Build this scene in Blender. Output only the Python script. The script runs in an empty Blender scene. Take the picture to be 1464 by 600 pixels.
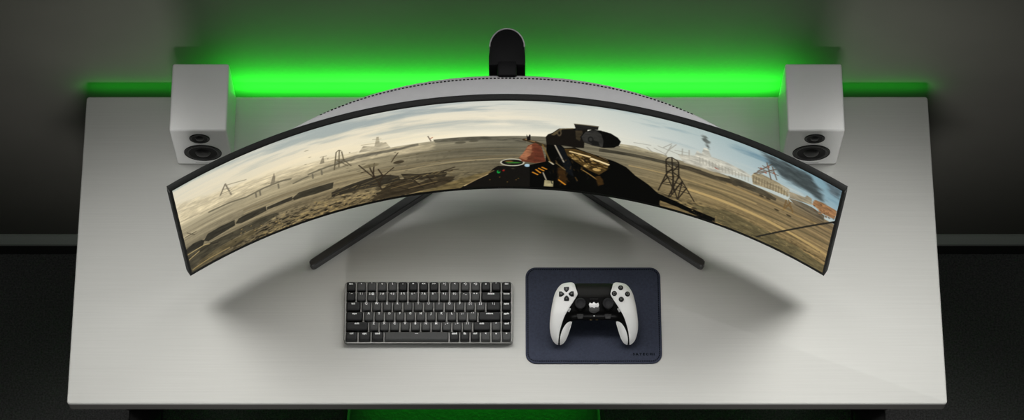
# Desk with a curved gaming monitor, speakers, keyboard and game controller, seen from above.
import bpy, bmesh, math, random
import numpy as np
from mathutils import Vector, Matrix
from mathutils.geometry import delaunay_2d_cdt

random.seed(4)
SC = bpy.context.scene
COL = SC.collection
PI = math.pi
H0 = 0.84            # height of the desk top above the carpet
DD = 0.618           # desk depth
WALL_Y = DD + 0.035  # face of the wall


# ------------------------------------------------------------------ helpers
def link(name, me, mat=None, parent=None, smooth=False, loc=None):
    o = bpy.data.objects.new(name, me)
    COL.objects.link(o)
    if mat:
        for m in (mat if isinstance(mat, (list, tuple)) else [mat]):
            me.materials.append(m)
    if smooth:
        for p in me.polygons:
            p.use_smooth = True
    if parent:
        o.parent = parent
        # parts are modelled in world coordinates; bring them into the frame of the parent
        pm = world(parent)
        o.matrix_parent_inverse = Matrix.Identity(4)
        me.transform(pm.inverted())
    if loc:
        o.location = loc
    return o


def world(o):
    m = Matrix.LocRotScale(o.location, o.rotation_euler, o.scale)
    return world(o.parent) @ m if o.parent else m


def thing(name, label, cat, loc, rot=(0, 0, 0), group=None):
    o = bpy.data.objects.new(name, None)
    COL.objects.link(o)
    o.location = loc
    o.rotation_euler = rot
    o.empty_display_size = 0.05
    tag(o, label, cat, group)
    return o


def tag(o, label, cat, group=None):
    o['label'] = label
    o['category'] = cat
    if group:
        o['group'] = group
    return o


def from_bm(bm, name):
    bmesh.ops.recalc_face_normals(bm, faces=bm.faces[:])
    me = bpy.data.meshes.new(name)
    bm.to_mesh(me)
    bm.free()
    return me


def obj(name, bm, mat, parent=None, smooth=True, angle=35):
    me = from_bm(bm, name)
    o = link(name, me, mat, parent, smooth)
    if smooth and angle:
        me.set_sharp_from_angle(angle=math.radians(angle))
    return o


def box(bm, x0, x1, y0, y1, z0, z1, bev=0.0, seg=2):
    g = bmesh.ops.create_cube(bm, size=1.0)
    vs = g['verts']
    for v in vs:
        v.co = Vector(((x0 + x1) / 2 + v.co.x * (x1 - x0), (y0 + y1) / 2 + v.co.y * (y1 - y0), (z0 + z1) / 2 + v.co.z * (z1 - z0)))
    if bev:
        es = list({e for v in vs for e in v.link_edges})
        bmesh.ops.bevel(bm, geom=es, offset=bev, segments=seg, profile=0.5, affect='EDGES')


def loft(bm, loops, cap0=True, cap1=True, closed=True):
    rows = [[bm.verts.new(p) for p in lp] for lp in loops]
    n = len(rows[0])
    for a, b in zip(rows, rows[1:]):
        for i in range(n if closed else n - 1):
            j = (i + 1) % n
            bm.faces.new((a[i], a[j], b[j], b[i]))
    if cap0:
        bm.faces.new(rows[0][::-1])
    if cap1:
        bm.faces.new(rows[-1])
    return rows


def rrect(w, d, r, n=5, cx=0.0, cy=0.0):
    pts = []
    for k, (sx, sy) in enumerate(((1, 1), (-1, 1), (-1, -1), (1, -1))):
        for i in range(n + 1):
            a = PI / 2 * (k + i / n)
            pts.append((cx + sx * (w / 2 - r) + r * math.cos(a), cy + sy * (d / 2 - r) + r * math.sin(a)))
    return pts


def prism(bm, pts, z0, z1, bev=0.0, n=3, bottom_bev=0.0):
    """extrude a convex-ish outline, with a rounded upper (and lower) rim"""
    loops = []
    P = np.array(pts)

    def inset(off):
        A = np.roll(P, 1, 0); B = np.roll(P, -1, 0)
        t = B - A
        t /= np.linalg.norm(t, axis=1)[:, None] + 1e-12
        nrm = np.stack([-t[:, 1], t[:, 0]], 1)
        area = np.sum(P[:, 0] * np.roll(P[:, 1], -1) - P[:, 1] * np.roll(P[:, 0], -1))
        return P + nrm * off * (1 if area > 0 else -1)
    if bottom_bev:
        for i in range(n):
            a = PI / 2 * i / n
            loops.append([(x, y, z0 + bottom_bev * (1 - math.sin(a))) for x, y in inset(bottom_bev * (1 - math.cos(PI / 2 - a)) if 0 else bottom_bev * (1 - math.sin(a)))][:])
        loops = [[(x, y, z0 + bottom_bev * (1 - math.cos(PI / 2 * i / n))) for x, y in inset(bottom_bev * (1 - math.sin(PI / 2 * i / n)))] for i in range(n)]
        loops.append([(x, y, z0 + bottom_bev) for x, y in pts])
    else:
        loops.append([(x, y, z0) for x, y in pts])
    if bev:
        for i in range(n + 1):
            a = PI / 2 * i / n
            loops.append([(x, y, z1 - bev + bev * math.sin(a)) for x, y in inset(bev * (1 - math.cos(a)))])
    else:
        loops.append([(x, y, z1) for x, y in pts])
    return loft(bm, loops)


def lathe(bm, prof, n=40, M=Matrix.Identity(4), cap0=False, cap1=False):
    loops = [[M @ Vector((r * math.cos(2 * PI * i / n), r * math.sin(2 * PI * i / n), z)) for i in range(n)] for r, z in prof]
    return loft(bm, loops, cap0, cap1)


def text_mesh(s, size, align='CENTER', spacing=1.0, depth=0.0, bold=0.0):
    cu = bpy.data.curves.new('lettering', 'FONT')
    cu.body = s; cu.size = size; cu.align_x = align; cu.align_y = 'CENTER'
    cu.offset = bold; cu.space_character = spacing; cu.extrude = depth; cu.resolution_u = 3
    t = bpy.data.objects.new('lettering', cu)
    COL.objects.link(t)
    dg = bpy.context.evaluated_depsgraph_get()
    me = bpy.data.meshes.new_from_object(t.evaluated_get(dg))
    bpy.data.objects.remove(t); bpy.data.curves.remove(cu)
    me.materials.clear()
    return me


# ------------------------------------------------------------------ materials
def mat(name, col, rough=0.5, metal=0.0, spec=0.5, coat=0.0, noise=None, bump=None, sheen=0.0):
    """noise=(scale xyz, amount)  bump=(scale xyz, strength, distance)"""
    m = bpy.data.materials.new(name)
    m.use_nodes = True
    N = m.node_tree.nodes; L = m.node_tree.links
    b = N['Principled BSDF']
    b.inputs['Base Color'].default_value = (*col, 1)
    b.inputs['Roughness'].default_value = rough
    b.inputs['Metallic'].default_value = metal
    b.inputs['Specular IOR Level'].default_value = spec
    b.inputs['Coat Weight'].default_value = coat
    b.inputs['Coat Roughness'].default_value = 0.05
    if noise or bump:
        tc = N.new('ShaderNodeTexCoord')

        def tex(sc, detail=4):
            mp = N.new('ShaderNodeMapping'); mp.inputs['Scale'].default_value = sc
            L.new(tc.outputs['Object'], mp.inputs['Vector'])
            t = N.new('ShaderNodeTexNoise'); t.inputs['Scale'].default_value = 1.0; t.inputs['Detail'].default_value = detail
            L.new(mp.outputs['Vector'], t.inputs['Vector'])
            return t
        if noise:
            t = tex(noise[0]); rp = N.new('ShaderNodeValToRGB')
            a = noise[1]
            rp.color_ramp.elements[0].position = 0.3; rp.color_ramp.elements[1].position = 0.7
            rp.color_ramp.elements[0].color = (*[c * (1 - a) for c in col], 1)
            rp.color_ramp.elements[1].color = (*[min(1, c * (1 + a)) for c in col], 1)
            L.new(t.outputs['Fac'], rp.inputs['Fac']); L.new(rp.outputs['Color'], b.inputs['Base Color'])
        if bump:
            t = tex(bump[0]); bp = N.new('ShaderNodeBump')
            bp.inputs['Strength'].default_value = bump[1]; bp.inputs['Distance'].default_value = bump[2]
            L.new(t.outputs['Fac'], bp.inputs['Height']); L.new(bp.outputs['Normal'], b.inputs['Normal'])
    return m


M = dict(
    wall=mat('wall_paint', (0.16, 0.154, 0.134), 0.75, noise=((6, 6, 6), 0.05), bump=((60, 60, 60), 0.1, 0.002)),
    base=mat('baseboard_paint', (0.6, 0.63, 0.59), 0.5, noise=((3, 3, 3), 0.06)),
    base_shade=mat('baseboard_shade_paint', (0.04, 0.04, 0.038), 0.6, noise=((5, 5, 5), 0.1)),  # dark colour for the shade on the baseboard's lower face
    carpet=mat('carpet', (0.21, 0.21, 0.21), 1.0, spec=0.1, noise=((260, 260, 260), 0.35), bump=((300, 300, 300), 0.8, 0.008)),
    desk=mat('desk_laminate', (0.60, 0.60, 0.575), 0.55, spec=0.3, noise=((6, 500, 6), 0.03), bump=((9, 700, 9), 0.1, 0.001)),
    edge=mat('desk_edge_band', (0.13, 0.125, 0.118), 0.6, spec=0.3, noise=((3, 50, 50), 0.06)),
    leg=mat('desk_leg_metal', (0.03, 0.03, 0.03), 0.5, noise=((30, 30, 30), 0.1)),
    speaker=mat('speaker_white', (0.70, 0.70, 0.69), 0.4, noise=((40, 40, 40), 0.01)),
    cone=mat('speaker_cone', (0.006, 0.006, 0.006), 0.6, spec=0.15, noise=((80, 80, 80), 0.2)),
    rubber=mat('speaker_surround', (0.010, 0.010, 0.010), 0.4, spec=0.3, noise=((80, 80, 80), 0.1)),
    dust=mat('speaker_dust_cap', (0.018, 0.018, 0.018), 0.35, spec=0.3, noise=((80, 80, 80), 0.1)),
    black=mat('monitor_black', (0.005, 0.0055, 0.005), 0.5, spec=0.12, noise=((60, 60, 60), 0.1)),
    side=mat('monitor_side', (0.035, 0.037, 0.036), 0.5, spec=0.25, noise=((60, 60, 900), 0.35)),
    shell=mat('monitor_back_shell', (0.42, 0.42, 0.43), 0.35, noise=((70, 70, 70), 0.02)),
    hole=mat('vent_hole', (0.004, 0.004, 0.004), 0.9, spec=0.1, noise=((70, 70, 70), 0.1)),
    stand=mat('stand_black', (0.005, 0.005, 0.0055), 0.6, spec=0.1, noise=((50, 50, 50), 0.1)),
    legs=mat('stand_leg_metal', (0.028, 0.028, 0.029), 0.35, spec=0.5, noise=((60, 60, 60), 0.1)),
    rim=mat('stand_rim_highlight', (0.30, 0.28, 0.30), 0.4, noise=((60, 60, 60), 0.05)),
    letter=mat('dim_lettering', (0.045, 0.045, 0.045), 0.5, noise=((60, 60, 60), 0.1)),
    case=mat('space_grey_metal', (0.20, 0.20, 0.19), 0.38, metal=0.6, noise=((300, 300, 300), 0.06)),
    plate=mat('key_plate', (0.42, 0.41, 0.39), 0.45, noise=((200, 200, 200), 0.05)),
    key=mat('keycap_grey', (0.052, 0.053, 0.053), 0.45, spec=0.22, noise=((400, 400, 400), 0.05)),
    keydark=mat('keycap_black', (0.011, 0.0115, 0.012), 0.45, spec=0.2, noise=((400, 400, 400), 0.05)),
    legend=mat('key_legend', (0.85, 0.86, 0.87), 0.5, noise=((300, 300, 300), 0.03)),
    leather=mat('navy_leather', (0.039, 0.046, 0.074), 0.65, spec=0.15, noise=((260, 260, 260), 0.14), bump=((700, 700, 700), 0.3, 0.001)),
    thread=mat('navy_thread', (0.006, 0.007, 0.014), 0.8, spec=0.1, noise=((600, 600, 600), 0.2)),
    emboss=mat('debossed_print', (0.003, 0.0035, 0.006), 0.8, spec=0.05, noise=((600, 600, 600), 0.1)),
    padwhite=mat('controller_white', (0.88, 0.88, 0.87), 0.42, noise=((800, 800, 800), 0.01)),
    padblack=mat('controller_gloss_black', (0.003, 0.003, 0.003), 0.32, spec=0.08, noise=((100, 100, 100), 0.1)),
    padmatte=mat('controller_matte_black', (0.009, 0.009, 0.008), 0.6, spec=0.2, noise=((800, 800, 800), 0.1)),
    stick=mat('thumbstick_rubber', (0.016, 0.016, 0.018), 0.65, spec=0.25, noise=((600, 600, 600), 0.1)),
    btn=mat('controller_button', (0.006, 0.006, 0.006), 0.35, spec=0.2, noise=((300, 300, 300), 0.1)),
    glyph=mat('button_glyph', (0.16, 0.16, 0.15), 0.5, noise=((300, 300, 300), 0.1)),
    lightgrey=mat('controller_grey', (0.42, 0.42, 0.42), 0.4, noise=((300, 300, 300), 0.05)),
    midgrey=mat('controller_mid_grey', (0.04, 0.04, 0.04), 0.45, spec=0.3, noise=((300, 300, 300), 0.05)),
    glint_status=mat('glint_status_white', (0.85, 0.85, 0.85), 0.3, noise=((300, 300, 300), 0.05)),
    gold=mat('contact_gold', (0.16, 0.12, 0.05), 0.4, metal=0.5, noise=((300, 300, 300), 0.1)),
    seat=mat('chair_leather', (0.035, 0.035, 0.035), 0.5, noise=((60, 60, 60), 0.15), bump=((170, 170, 170), 0.3, 0.003)),
    piping=mat('chair_piping', (0.07, 0.07, 0.07), 0.5, noise=((60, 60, 60), 0.1)),
)

PICTURE = [
 ('p',(205,190,155),0.6,8,(1,283,38,264,104,241,196,227,287,216,400,195,476,195,475,170,399,167,284,170,193,179,99,184,1,210)),
 ('p',(170,160,135),0.8,1.5,(341,206,350,227,370,217,375,251,379,250,380,225,391,224,400,196)),
 ('l',(150,140,115),0.7,2,(347,232,384,226)),
 ('l',(160,150,125),0.7,2,(368,244,383,240)),
 ('p',(112,106,90),0.85,1.5,(298,195,337,199,375,194,409,194,411,193,448,200,449,191,412,184,374,183,336,185,298,184)),
 ('p',(92,88,74),0.95,1.0,(475,206,513,206,563,205,640,196,640,180,563,191,513,192,478,194)),
 ('e',(80,76,62),0.8,(10.0,4.5),(523,185)),
 ('e',(80,76,62),0.8,(8.75,3.9000000000000004),(547,188)),
 ('l',(150,60,40),0.8,2,(469,211,474,215)),
 ('l',(90,80,70),0.9,2,(466,222,471,202)),
 ('l',(120,112,95),0.9,3,(83,231,96,265,103,216)),
 ('l',(120,112,95),0.8,2,(84,235,106,233)),
 ('l',(130,122,102),0.8,2.5,(96,259,134,246)),
 ('l',(120,112,95),0.8,2,(89,250,104,241)),
 ('l',(140,130,110),0.5,3,(-3,214,59,202,127,191)),
 ('l',(190,178,150),0.8,3,(-5,256,62,232,143,222,221,210,286,203)),
 ('l',(104,98,80),0.85,6,(58,192,99,189,128,181,163,187,196,188,213,183)),
 ('l',(104,98,80),0.85,5,(218,162,245,170)),
 ('l',(104,98,80),0.85,6,(248,177,285,184,303,184,330,186)),
 ('l',(100,94,78),0.8,3,(147,181,147,164)),
 ('l',(100,94,78),0.8,3,(155,182,155,165)),
 ('l',(100,94,78),0.8,3,(190,181,190,164)),
 ('l',(100,94,78),0.8,3,(254,173,254,156)),
 ('l',(100,94,78),0.8,3,(271,176,271,159)),
 ('p',(125,116,96),0.8,1,(174,183,182,216,186,229,187,212,184,186)),
 ('l',(120,110,92),0.8,2,(173,196,191,192)),
 ('p',(125,116,96),0.7,1,(269,202,274,221,278,229,278,202)),
 ('l',(125,116,96),0.7,2,(272,228,283,226)),
 ('l',(88,80,62),0.9,2.2,(301,229,294,164)),
 ('l',(88,80,62),0.9,2.2,(311,226,313,192,325,163)),
 ('l',(88,80,62),0.9,2.2,(301,229,306,235,310,230)),
 ('l',(88,80,62),0.9,2.2,(299,201,314,195)),
 ('l',(88,80,62),0.9,2.2,(296,180,313,192)),
 ('l',(88,80,62),0.9,2.2,(299,201,319,167)),
 ('l',(88,80,62),0.9,2.2,(307,234,303,170)),
 ('l',(118,106,80),0.65,8,(122,136,169,133,216,130,281,130,346,124,423,113,499,120,575,124,632,129)),
 ('l',(178,160,120),0.6,4,(120,123,215,116,320,110,422,102,499,109,626,118)),
 ('l',(100,90,66),0.5,3,(399,156,500,159,625,154)),
 ('p',(52,49,40),1,1.0,(-2,100,16,108,32,105,38,97,32,80,0,82)),
 ('p',(52,49,40),1,1.0,(36,96,46,115,71,117,100,116,99,94,73,89,44,85)),
 ('p',(56,52,42),1,1.0,(100,99,108,114,120,116,140,116,161,115,161,97,134,92,111,91)),
 ('p',(56,52,42),1,1.0,(163,110,162,99,184,98,211,99,212,114)),
 ('p',(56,52,41),1,1.0,(211,105,215,110,225,120,255,119,290,117,287,94,256,92,226,96,214,96)),
 ('p',(70,65,51),1,2.0,(-2,81,46,77,102,73,147,78,178,74,184,63,144,48,107,48,56,41,19,29,1,2,-2,5)),
 ('p',(92,82,58),0.9,4.0,(-2,5,26,32,68,41,113,44,144,45,126,26,83,19,38,7)),
 ('l',(196,172,118),0.8,3,(-1,77,35,80,45,74)),
 ('l',(196,172,118),0.8,3,(-2,54,23,67)),
 ('l',(40,36,28),0.8,3,(26,64,49,70,61,62)),
 ('l',(170,146,96),0.8,3,(4,11,39,18,83,19)),
 ('l',(60,54,42),0.7,3,(5,147,25,147)),
 ('l',(60,54,42),0.7,2,(9,160,22,138)),
 ('p',(52,47,37),1,1.5,(284,79,319,90,344,95,377,101,396,92,409,83,412,65,369,57,323,59,283,60)),
 ('p',(54,48,36),1,1.5,(413,90,447,77,486,78,498,69,493,53,453,55,420,63)),
 ('p',(54,46,33),0.9,3,(354,7,375,35,389,58,420,66,446,42,488,57,511,49,497,23,458,10,419,2,373,1)),
 ('l',(42,35,25),0.9,3,(375,41,421,57,479,56)),
 ('l',(42,35,25),0.9,3,(394,15,446,25,498,40)),
 ('l',(42,35,25),0.9,3,(389,55,426,20)),
 ('l',(42,35,25),0.9,3,(434,61,453,17)),
 ('l',(42,35,25),0.9,3,(460,67,474,28)),
 ('l',(42,35,25),0.9,3,(486,78,518,80)),
 ('l',(42,35,25),0.9,3,(475,72,511,89)),
 ('l',(150,128,84),0.6,2.5,(394,38,434,47)),
 ('l',(150,128,84),0.6,2.5,(426,26,478,39)),
 ('l',(50,41,30),1,2.6,(376,40,370,78,365,93,351,127,339,157)),
 ('l',(50,41,30),1,2.6,(366,95,360,125,357,147)),
 ('l',(50,41,30),1,2.6,(363,99,365,132,367,151)),
 ('l',(50,41,30),1,2.6,(370,81,382,95,401,120)),
 ('l',(50,41,30),1,2.6,(373,65,380,97,373,125)),
 ('l',(50,41,30),1,2.6,(351,127,342,126)),
 ('l',(50,41,30),1,2.6,(381,93,394,93)),
 ('l',(70,60,45),0.9,2.4,(398,143,404,160,411,175)),
 ('e',(112,102,76),0.8,(15.0,7.5),(360,145)),
 ('e',(60,52,38),0.9,(10.0,6.0),(411,138)),
 ('p',(112,97,62),0.8,4,(445,-1,510,32,562,59,594,81,590,61,562,25,528,0)),
 ('p',(19,17,14),1,1.0,(516,-4,528,11,572,54,581,75,590,86,619,86,641,93,670,79,678,-22,516,-19)),
 ('l',(200,176,126),0.95,3,(528,10,549,32,571,53)),
 ('l',(120,100,66),0.8,3,(533,16,582,67)),
 ('e',(205,200,178),1,(21.875,15.0),(616,100)),
 ('e',(20,20,16),1,(19.375,12.0),(616,100)),
 ('e',(55,120,45),0.9,(13.75,3.0),(618,99)),
 ('e',(120,90,40),0.9,(7.5,2.4000000000000004),(610,104)),
 ('e',(165,195,212),1,(5.0,6.0),(643,89)),
 ('e',(20,150,60),1,(3.125,6.6000000000000005),(591,62)),
 ('e',(24,21,17),1,(2.0,3.5999999999999996),(592,65)),
 ('e',(150,30,25),1,(2.0,3.0),(600,67)),
 ('e',(120,90,40),0.8,(1.25,1.5),(575,30)),
 ('e',(120,90,40),0.8,(1.25,1.5),(593,40)),
 ('e',(120,90,40),0.8,(1.25,1.5),(627,35)),
 ('e',(120,90,40),0.8,(1.25,1.5),(607,20)),
 ('e',(120,90,40),0.8,(1.25,1.5),(623,29)),
 ('p',(150,140,112),0.8,2,(807,212,835,215,868,208,893,207,893,194,857,197,808,195)),
 ('p',(66,62,50),1,1.2,(771,182,816,183,887,184,957,188,958,176,888,172,816,171,771,169)),
 ('l',(158,156,145),0.75,2.4,(832,227,862,230)),
 ('l',(158,156,145),0.75,2.4,(856,219,866,207)),
 ('l',(158,156,145),0.75,2.4,(869,222,889,211)),
 ('l',(158,156,145),0.75,2.4,(885,233,899,255)),
 ('l',(158,156,145),0.75,2.4,(889,203,899,249)),
 ('l',(158,156,145),0.75,2.4,(906,234,932,238)),
 ('l',(158,156,145),0.75,2.4,(875,234,920,220)),
 ('l',(158,156,145),0.75,2.4,(919,247,920,215)),
 ('l',(158,156,145),0.75,2.4,(931,249,933,217)),
 ('l',(158,156,145),0.75,2.4,(894,227,907,256)),
 ('p',(186,181,165),0.75,2,(911,223,942,234,945,256,954,250,956,276,964,276,972,250,996,250,1036,240,1054,229,980,196,925,196)),
 ('l',(150,146,132),0.6,1.6,(951,234,953,214)),
 ('l',(150,146,132),0.6,1.6,(957,234,959,213)),
 ('l',(150,146,132),0.6,1.6,(963,233,965,212)),
 ('l',(150,146,132),0.6,1.6,(969,232,971,211)),
 ('l',(150,146,132),0.6,1.6,(975,232,977,211)),
 ('l',(150,146,132),0.6,1.6,(981,231,983,210)),
 ('l',(150,146,132),0.6,1.6,(987,231,989,210)),
 ('l',(150,146,132),0.6,1.6,(993,230,995,209)),
 ('l',(150,146,132),0.6,1.6,(999,230,1001,209)),
 ('l',(150,146,132),0.6,1.6,(1005,230,1008,209)),
 ('l',(150,146,132),0.6,1.6,(1012,229,1014,209)),
 ('l',(150,146,132),0.6,1.6,(1018,229,1020,209)),
 ('l',(150,146,132),0.6,1.6,(1024,229,1026,209)),
 ('l',(150,146,132),0.6,1.6,(1030,229,1032,209)),
 ('l',(150,146,132),0.6,1.6,(1036,229,1038,209)),
 ('l',(150,146,132),0.6,1.6,(1042,230,1044,209)),
 ('p',(96,100,95),0.85,6,(949,314,958,323,967,302,966,277,964,275,955,291)),
 ('p',(68,61,47),1,1.5,(909,183,935,188,961,186,983,184,1019,195,1056,192,1057,178,1021,177,982,169,959,170,936,172,910,170)),
 ('e',(70,63,48),0.9,(6.25,6.6000000000000005),(979,176)),
 ('e',(70,63,48),0.9,(6.25,6.6000000000000005),(1017,188)),
 ('e',(70,63,48),0.9,(6.25,6.6000000000000005),(1021,179)),
 ('e',(70,63,48),0.9,(6.25,6.6000000000000005),(1055,185)),
 ('p',(70,64,50),0.85,1.5,(1006,201,1032,203,1072,201,1100,190,1099,180,1067,179,1021,179)),
 ('l',(150,50,35),0.9,2,(981,214,987,212)),
 ('p',(152,138,108),0.95,1.2,(1048,235,1052,250,1067,256,1095,252,1120,246,1121,218,1086,213,1053,206)),
 ('l',(110,98,74),0.7,1.8,(1052,239,1053,215)),
 ('l',(110,98,74),0.7,1.8,(1057,238,1058,214)),
 ('l',(110,98,74),0.7,1.8,(1062,238,1064,214)),
 ('l',(110,98,74),0.7,1.8,(1068,238,1069,214)),
 ('l',(110,98,74),0.7,1.8,(1073,238,1074,214)),
 ('l',(110,98,74),0.7,1.8,(1078,238,1080,214)),
 ('l',(110,98,74),0.7,1.8,(1084,238,1085,214)),
 ('l',(110,98,74),0.7,1.8,(1089,238,1091,214)),
 ('l',(110,98,74),0.7,1.8,(1095,238,1096,214)),
 ('l',(110,98,74),0.7,1.8,(1100,238,1101,214)),
 ('l',(110,98,74),0.7,1.8,(1105,238,1107,215)),
 ('l',(110,98,74),0.7,1.8,(1111,239,1112,215)),
 ('l',(110,98,74),0.7,1.8,(1116,239,1118,215)),
 ('l',(100,84,70),0.85,2.6,(1057,259,1081,308)),
 ('l',(100,84,70),0.85,2.6,(1058,274,1095,277)),
 ('l',(100,84,70),0.85,2.6,(1065,288,1087,280)),
 ('l',(100,84,70),0.85,2.6,(1071,305,1084,250)),
 ('l',(100,84,70),0.85,2.6,(1062,256,1090,297)),
 ('l',(100,84,70),0.85,2.6,(1082,298,1094,259)),
 ('l',(100,84,70),0.85,2.6,(1052,247,1069,272)),
 ('e',(150,90,70),0.8,(2.5,3.0),(1063,276)),
 ('e',(150,90,70),0.8,(2.5,3.0),(1075,292)),
 ('e',(150,90,70),0.8,(2.5,3.0),(1087,278)),
 ('e',(150,90,70),0.8,(2.5,3.0),(1072,267)),
 ('p',(66,74,75),0.9,12,(1054,338,1095,336,1128,333,1154,327,1174,299,1184,268,1168,265,1143,274,1113,272,1087,294)),
 ('p',(62,70,70),0.7,9,(1100,309,1128,320,1153,312,1173,284,1178,267,1153,274,1126,279)),
 ('p',(84,95,100),0.85,8,(1178,338,1212,341,1212,305,1194,307)),
 ('p',(190,190,180),0.35,5,(1102,250,1122,253,1163,251,1152,227,1117,226)),
 ('p',(150,136,110),0.9,1.2,(1120,238,1150,245,1153,256,1163,253,1165,230,1123,215)),
 ('p',(150,108,70),0.95,4,(1164,232,1171,256,1184,260,1212,258,1212,224,1191,220)),
 ('p',(98,88,70),0.95,1.5,(1121,213,1145,221,1166,223,1192,217,1193,196,1155,197,1135,199)),
 ('l',(112,88,54),0.9,2.6,(1118,202,1116,159)),
 ('l',(112,88,54),0.9,2.6,(1122,206,1134,167)),
 ('l',(112,88,54),0.9,2.6,(1116,180,1129,187)),
 ('l',(112,88,54),0.9,2.6,(1117,163,1127,202)),
 ('l',(112,88,54),0.9,2.6,(1118,193,1134,174)),
 ('e',(58,50,36),0.9,(5.0,3.3000000000000003),(1128,148)),
 ('e',(58,50,36),0.9,(5.0,3.3000000000000003),(1104,148)),
 ('e',(58,50,36),0.9,(5.0,3.3000000000000003),(1172,169)),
 ('e',(58,50,36),0.9,(5.0,3.3000000000000003),(1085,176)),
 ('e',(58,50,36),0.9,(5.0,3.3000000000000003),(1072,175)),
 ('l',(92,82,58),0.7,7,(939,120,998,122,1067,110,1136,113,1220,120)),
 ('l',(196,166,108),0.75,9,(940,98,1000,97,1082,92,1153,84,1214,77)),
 ('l',(170,142,92),0.6,6,(1008,169,1076,164,1144,163,1214,177)),
 ('l',(92,82,58),0.6,5,(970,141,1037,144,1119,142,1217,151)),
 ('l',(184,158,108),0.6,5,(828,134,905,134,984,134,1064,137)),
 ('p',(92,84,58),0.8,6,(944,39,1016,66,1085,54,1157,44,1213,33,1212,-11,1120,-23,1021,-4)),
 ('l',(40,34,25),0.95,2.6,(895,144,892,190,897,201,902,204,911,198,915,192,918,141)),
 ('l',(40,34,25),0.95,2.6,(902,204,910,102)),
 ('l',(40,34,25),0.95,2.6,(893,166,917,163)),
 ('l',(40,34,25),0.95,2.6,(895,144,918,141)),
 ('l',(40,34,25),0.95,2.6,(895,144,917,168)),
 ('l',(40,34,25),0.95,2.6,(894,183,914,189)),
 ('l',(40,34,25),0.95,2.6,(895,133,884,61)),
 ('l',(40,34,25),0.95,2.6,(897,128,913,75)),
 ('l',(40,34,25),0.95,2.6,(909,136,909,61)),
 ('l',(40,34,25),0.95,2.6,(918,141,952,56)),
 ('l',(40,34,25),0.95,2.6,(918,136,904,46)),
 ('l',(40,34,25),0.95,2.6,(889,93,910,96)),
 ('l',(40,34,25),0.95,2.6,(910,96,935,100)),
 ('l',(40,34,25),0.95,2.6,(897,123,935,100)),
 ('l',(40,34,25),0.95,2.6,(913,75,926,123)),
 ('l',(40,34,25),0.95,2.6,(921,45,910,96)),
 ('l',(40,34,25),0.95,2.6,(921,45,935,100)),
 ('l',(40,34,25),0.95,2.6,(889,93,899,124)),
 ('l',(40,34,25),0.95,2.4,(895,144,897,123)),
 ('l',(40,34,25),0.95,2.4,(917,157,919,130)),
 ('l',(40,34,25),0.95,2.4,(905,162,913,69)),
 ('l',(40,34,25),0.95,2.4,(893,177,905,162,895,133)),
 ('l',(40,34,25),0.95,2.4,(916,179,906,151,918,136)),
 ('l',(40,34,25),0.95,2.4,(897,123,918,136)),
 ('l',(40,34,25),0.95,2.4,(890,99,926,112)),
 ('l',(40,34,25),0.95,2.4,(907,48,918,90)),
 ('l',(40,34,25),0.95,2.4,(941,81,916,83)),
 ('l',(40,34,25),0.95,2.4,(926,123,921,45)),
 ('l',(58,46,30),1,9,(638,191,657,181,679,167)),
 ('l',(165,130,85),0.8,3,(640,192,655,184)),
 ('p',(16,14,12),1,0.6,(641,212,644,201,646,212,648,210,648,188,642,188)),
 ('p',(104,56,38),1,1.2,(628,118,637,141,644,169,657,180,668,168,676,108,657,99,634,104)),
 ('p',(164,108,76),0.9,3,(629,118,637,139,644,165,650,171,651,144,641,110)),
 ('p',(90,45,32),0.7,3,(655,162,668,157,675,108,655,103)),
 ('p',(5,5,4),1,1,(647,91,676,108,677,183,685,204,709,167,727,173,750,160,781,147,801,140,822,126,840,99,865,75,884,49,945,25,995,17,994,-5,946,-4,888,-10,834,-26,756,-20,678,-22,648,-11,648,39)),
 ('p',(150,128,86),0.7,3,(889,23,932,11,966,4,947,-9,890,-9)),
 ('p',(66,50,24),1,1.5,(709,164,727,168,760,154,791,133,788,101,774,76,754,90,728,120,715,137)),
 ('p',(40,30,15),0.9,2,(729,149,759,134,775,117,762,110,737,125)),
 ('l',(222,194,140),0.95,5,(720,155,755,143)),
 ('l',(230,204,152),0.95,6,(759,137,789,123)),
 ('e',(196,160,96),0.9,(7.5,6.0),(769,96)),
 ('e',(200,168,104),0.9,(6.25,5.4),(751,105)),
 ('e',(180,150,95),0.8,(6.25,4.199999999999999),(729,129)),
 ('l',(160,124,66),0.9,2.5,(741,90,756,74,770,57)),
 ('l',(120,96,60),0.8,2.5,(773,150,787,140)),
 ('p',(62,40,16),0.8,5,(697,83,709,91,718,47,713,17,700,31)),
 ('p',(70,48,20),0.8,4,(766,65,776,74,785,43,773,27)),
 ('p',(14,17,20),0.9,2,(695,178,708,164,722,110,728,55,715,69,701,129)),
 ('l',(172,162,142),0.95,2.6,(686,198,697,156,709,111)),
 ('l',(205,195,165),0.95,3.4,(683,109,690,99)),
 ('l',(120,95,50),0.8,3,(670,174,684,109)),
 ('l',(130,110,70),0.8,2.5,(695,105,712,80)),
 ('l',(214,138,40),0.95,3.2,(653,62,662,53)),
 ('l',(214,138,40),0.95,3.2,(659,73,667,61)),
 ('l',(214,138,40),0.95,3.2,(664,79,673,70)),
 ('l',(214,138,40),0.95,3.2,(670,84,678,77)),
 ('l',(214,138,40),0.95,3.2,(701,37,713,20)),
 ('p',(152,142,106),1,1.5,(675,33,691,30,691,7,674,7)),
 ('l',(172,162,140),0.95,2.4,(672,62,678,34)),
 ('p',(20,17,13),1,0.8,(675,205,679,216,687,223,698,241,723,247,749,250,744,197,744,175,727,173,704,177,677,175)),
 ('p',(92,80,56),0.9,1.5,(684,214,696,235,704,241,701,228,690,213)),
 ('l',(150,132,96),0.8,2.5,(699,239,723,246)),
 ('e',(78,68,50),1,(4.0,12.600000000000001),(699,224)),
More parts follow.
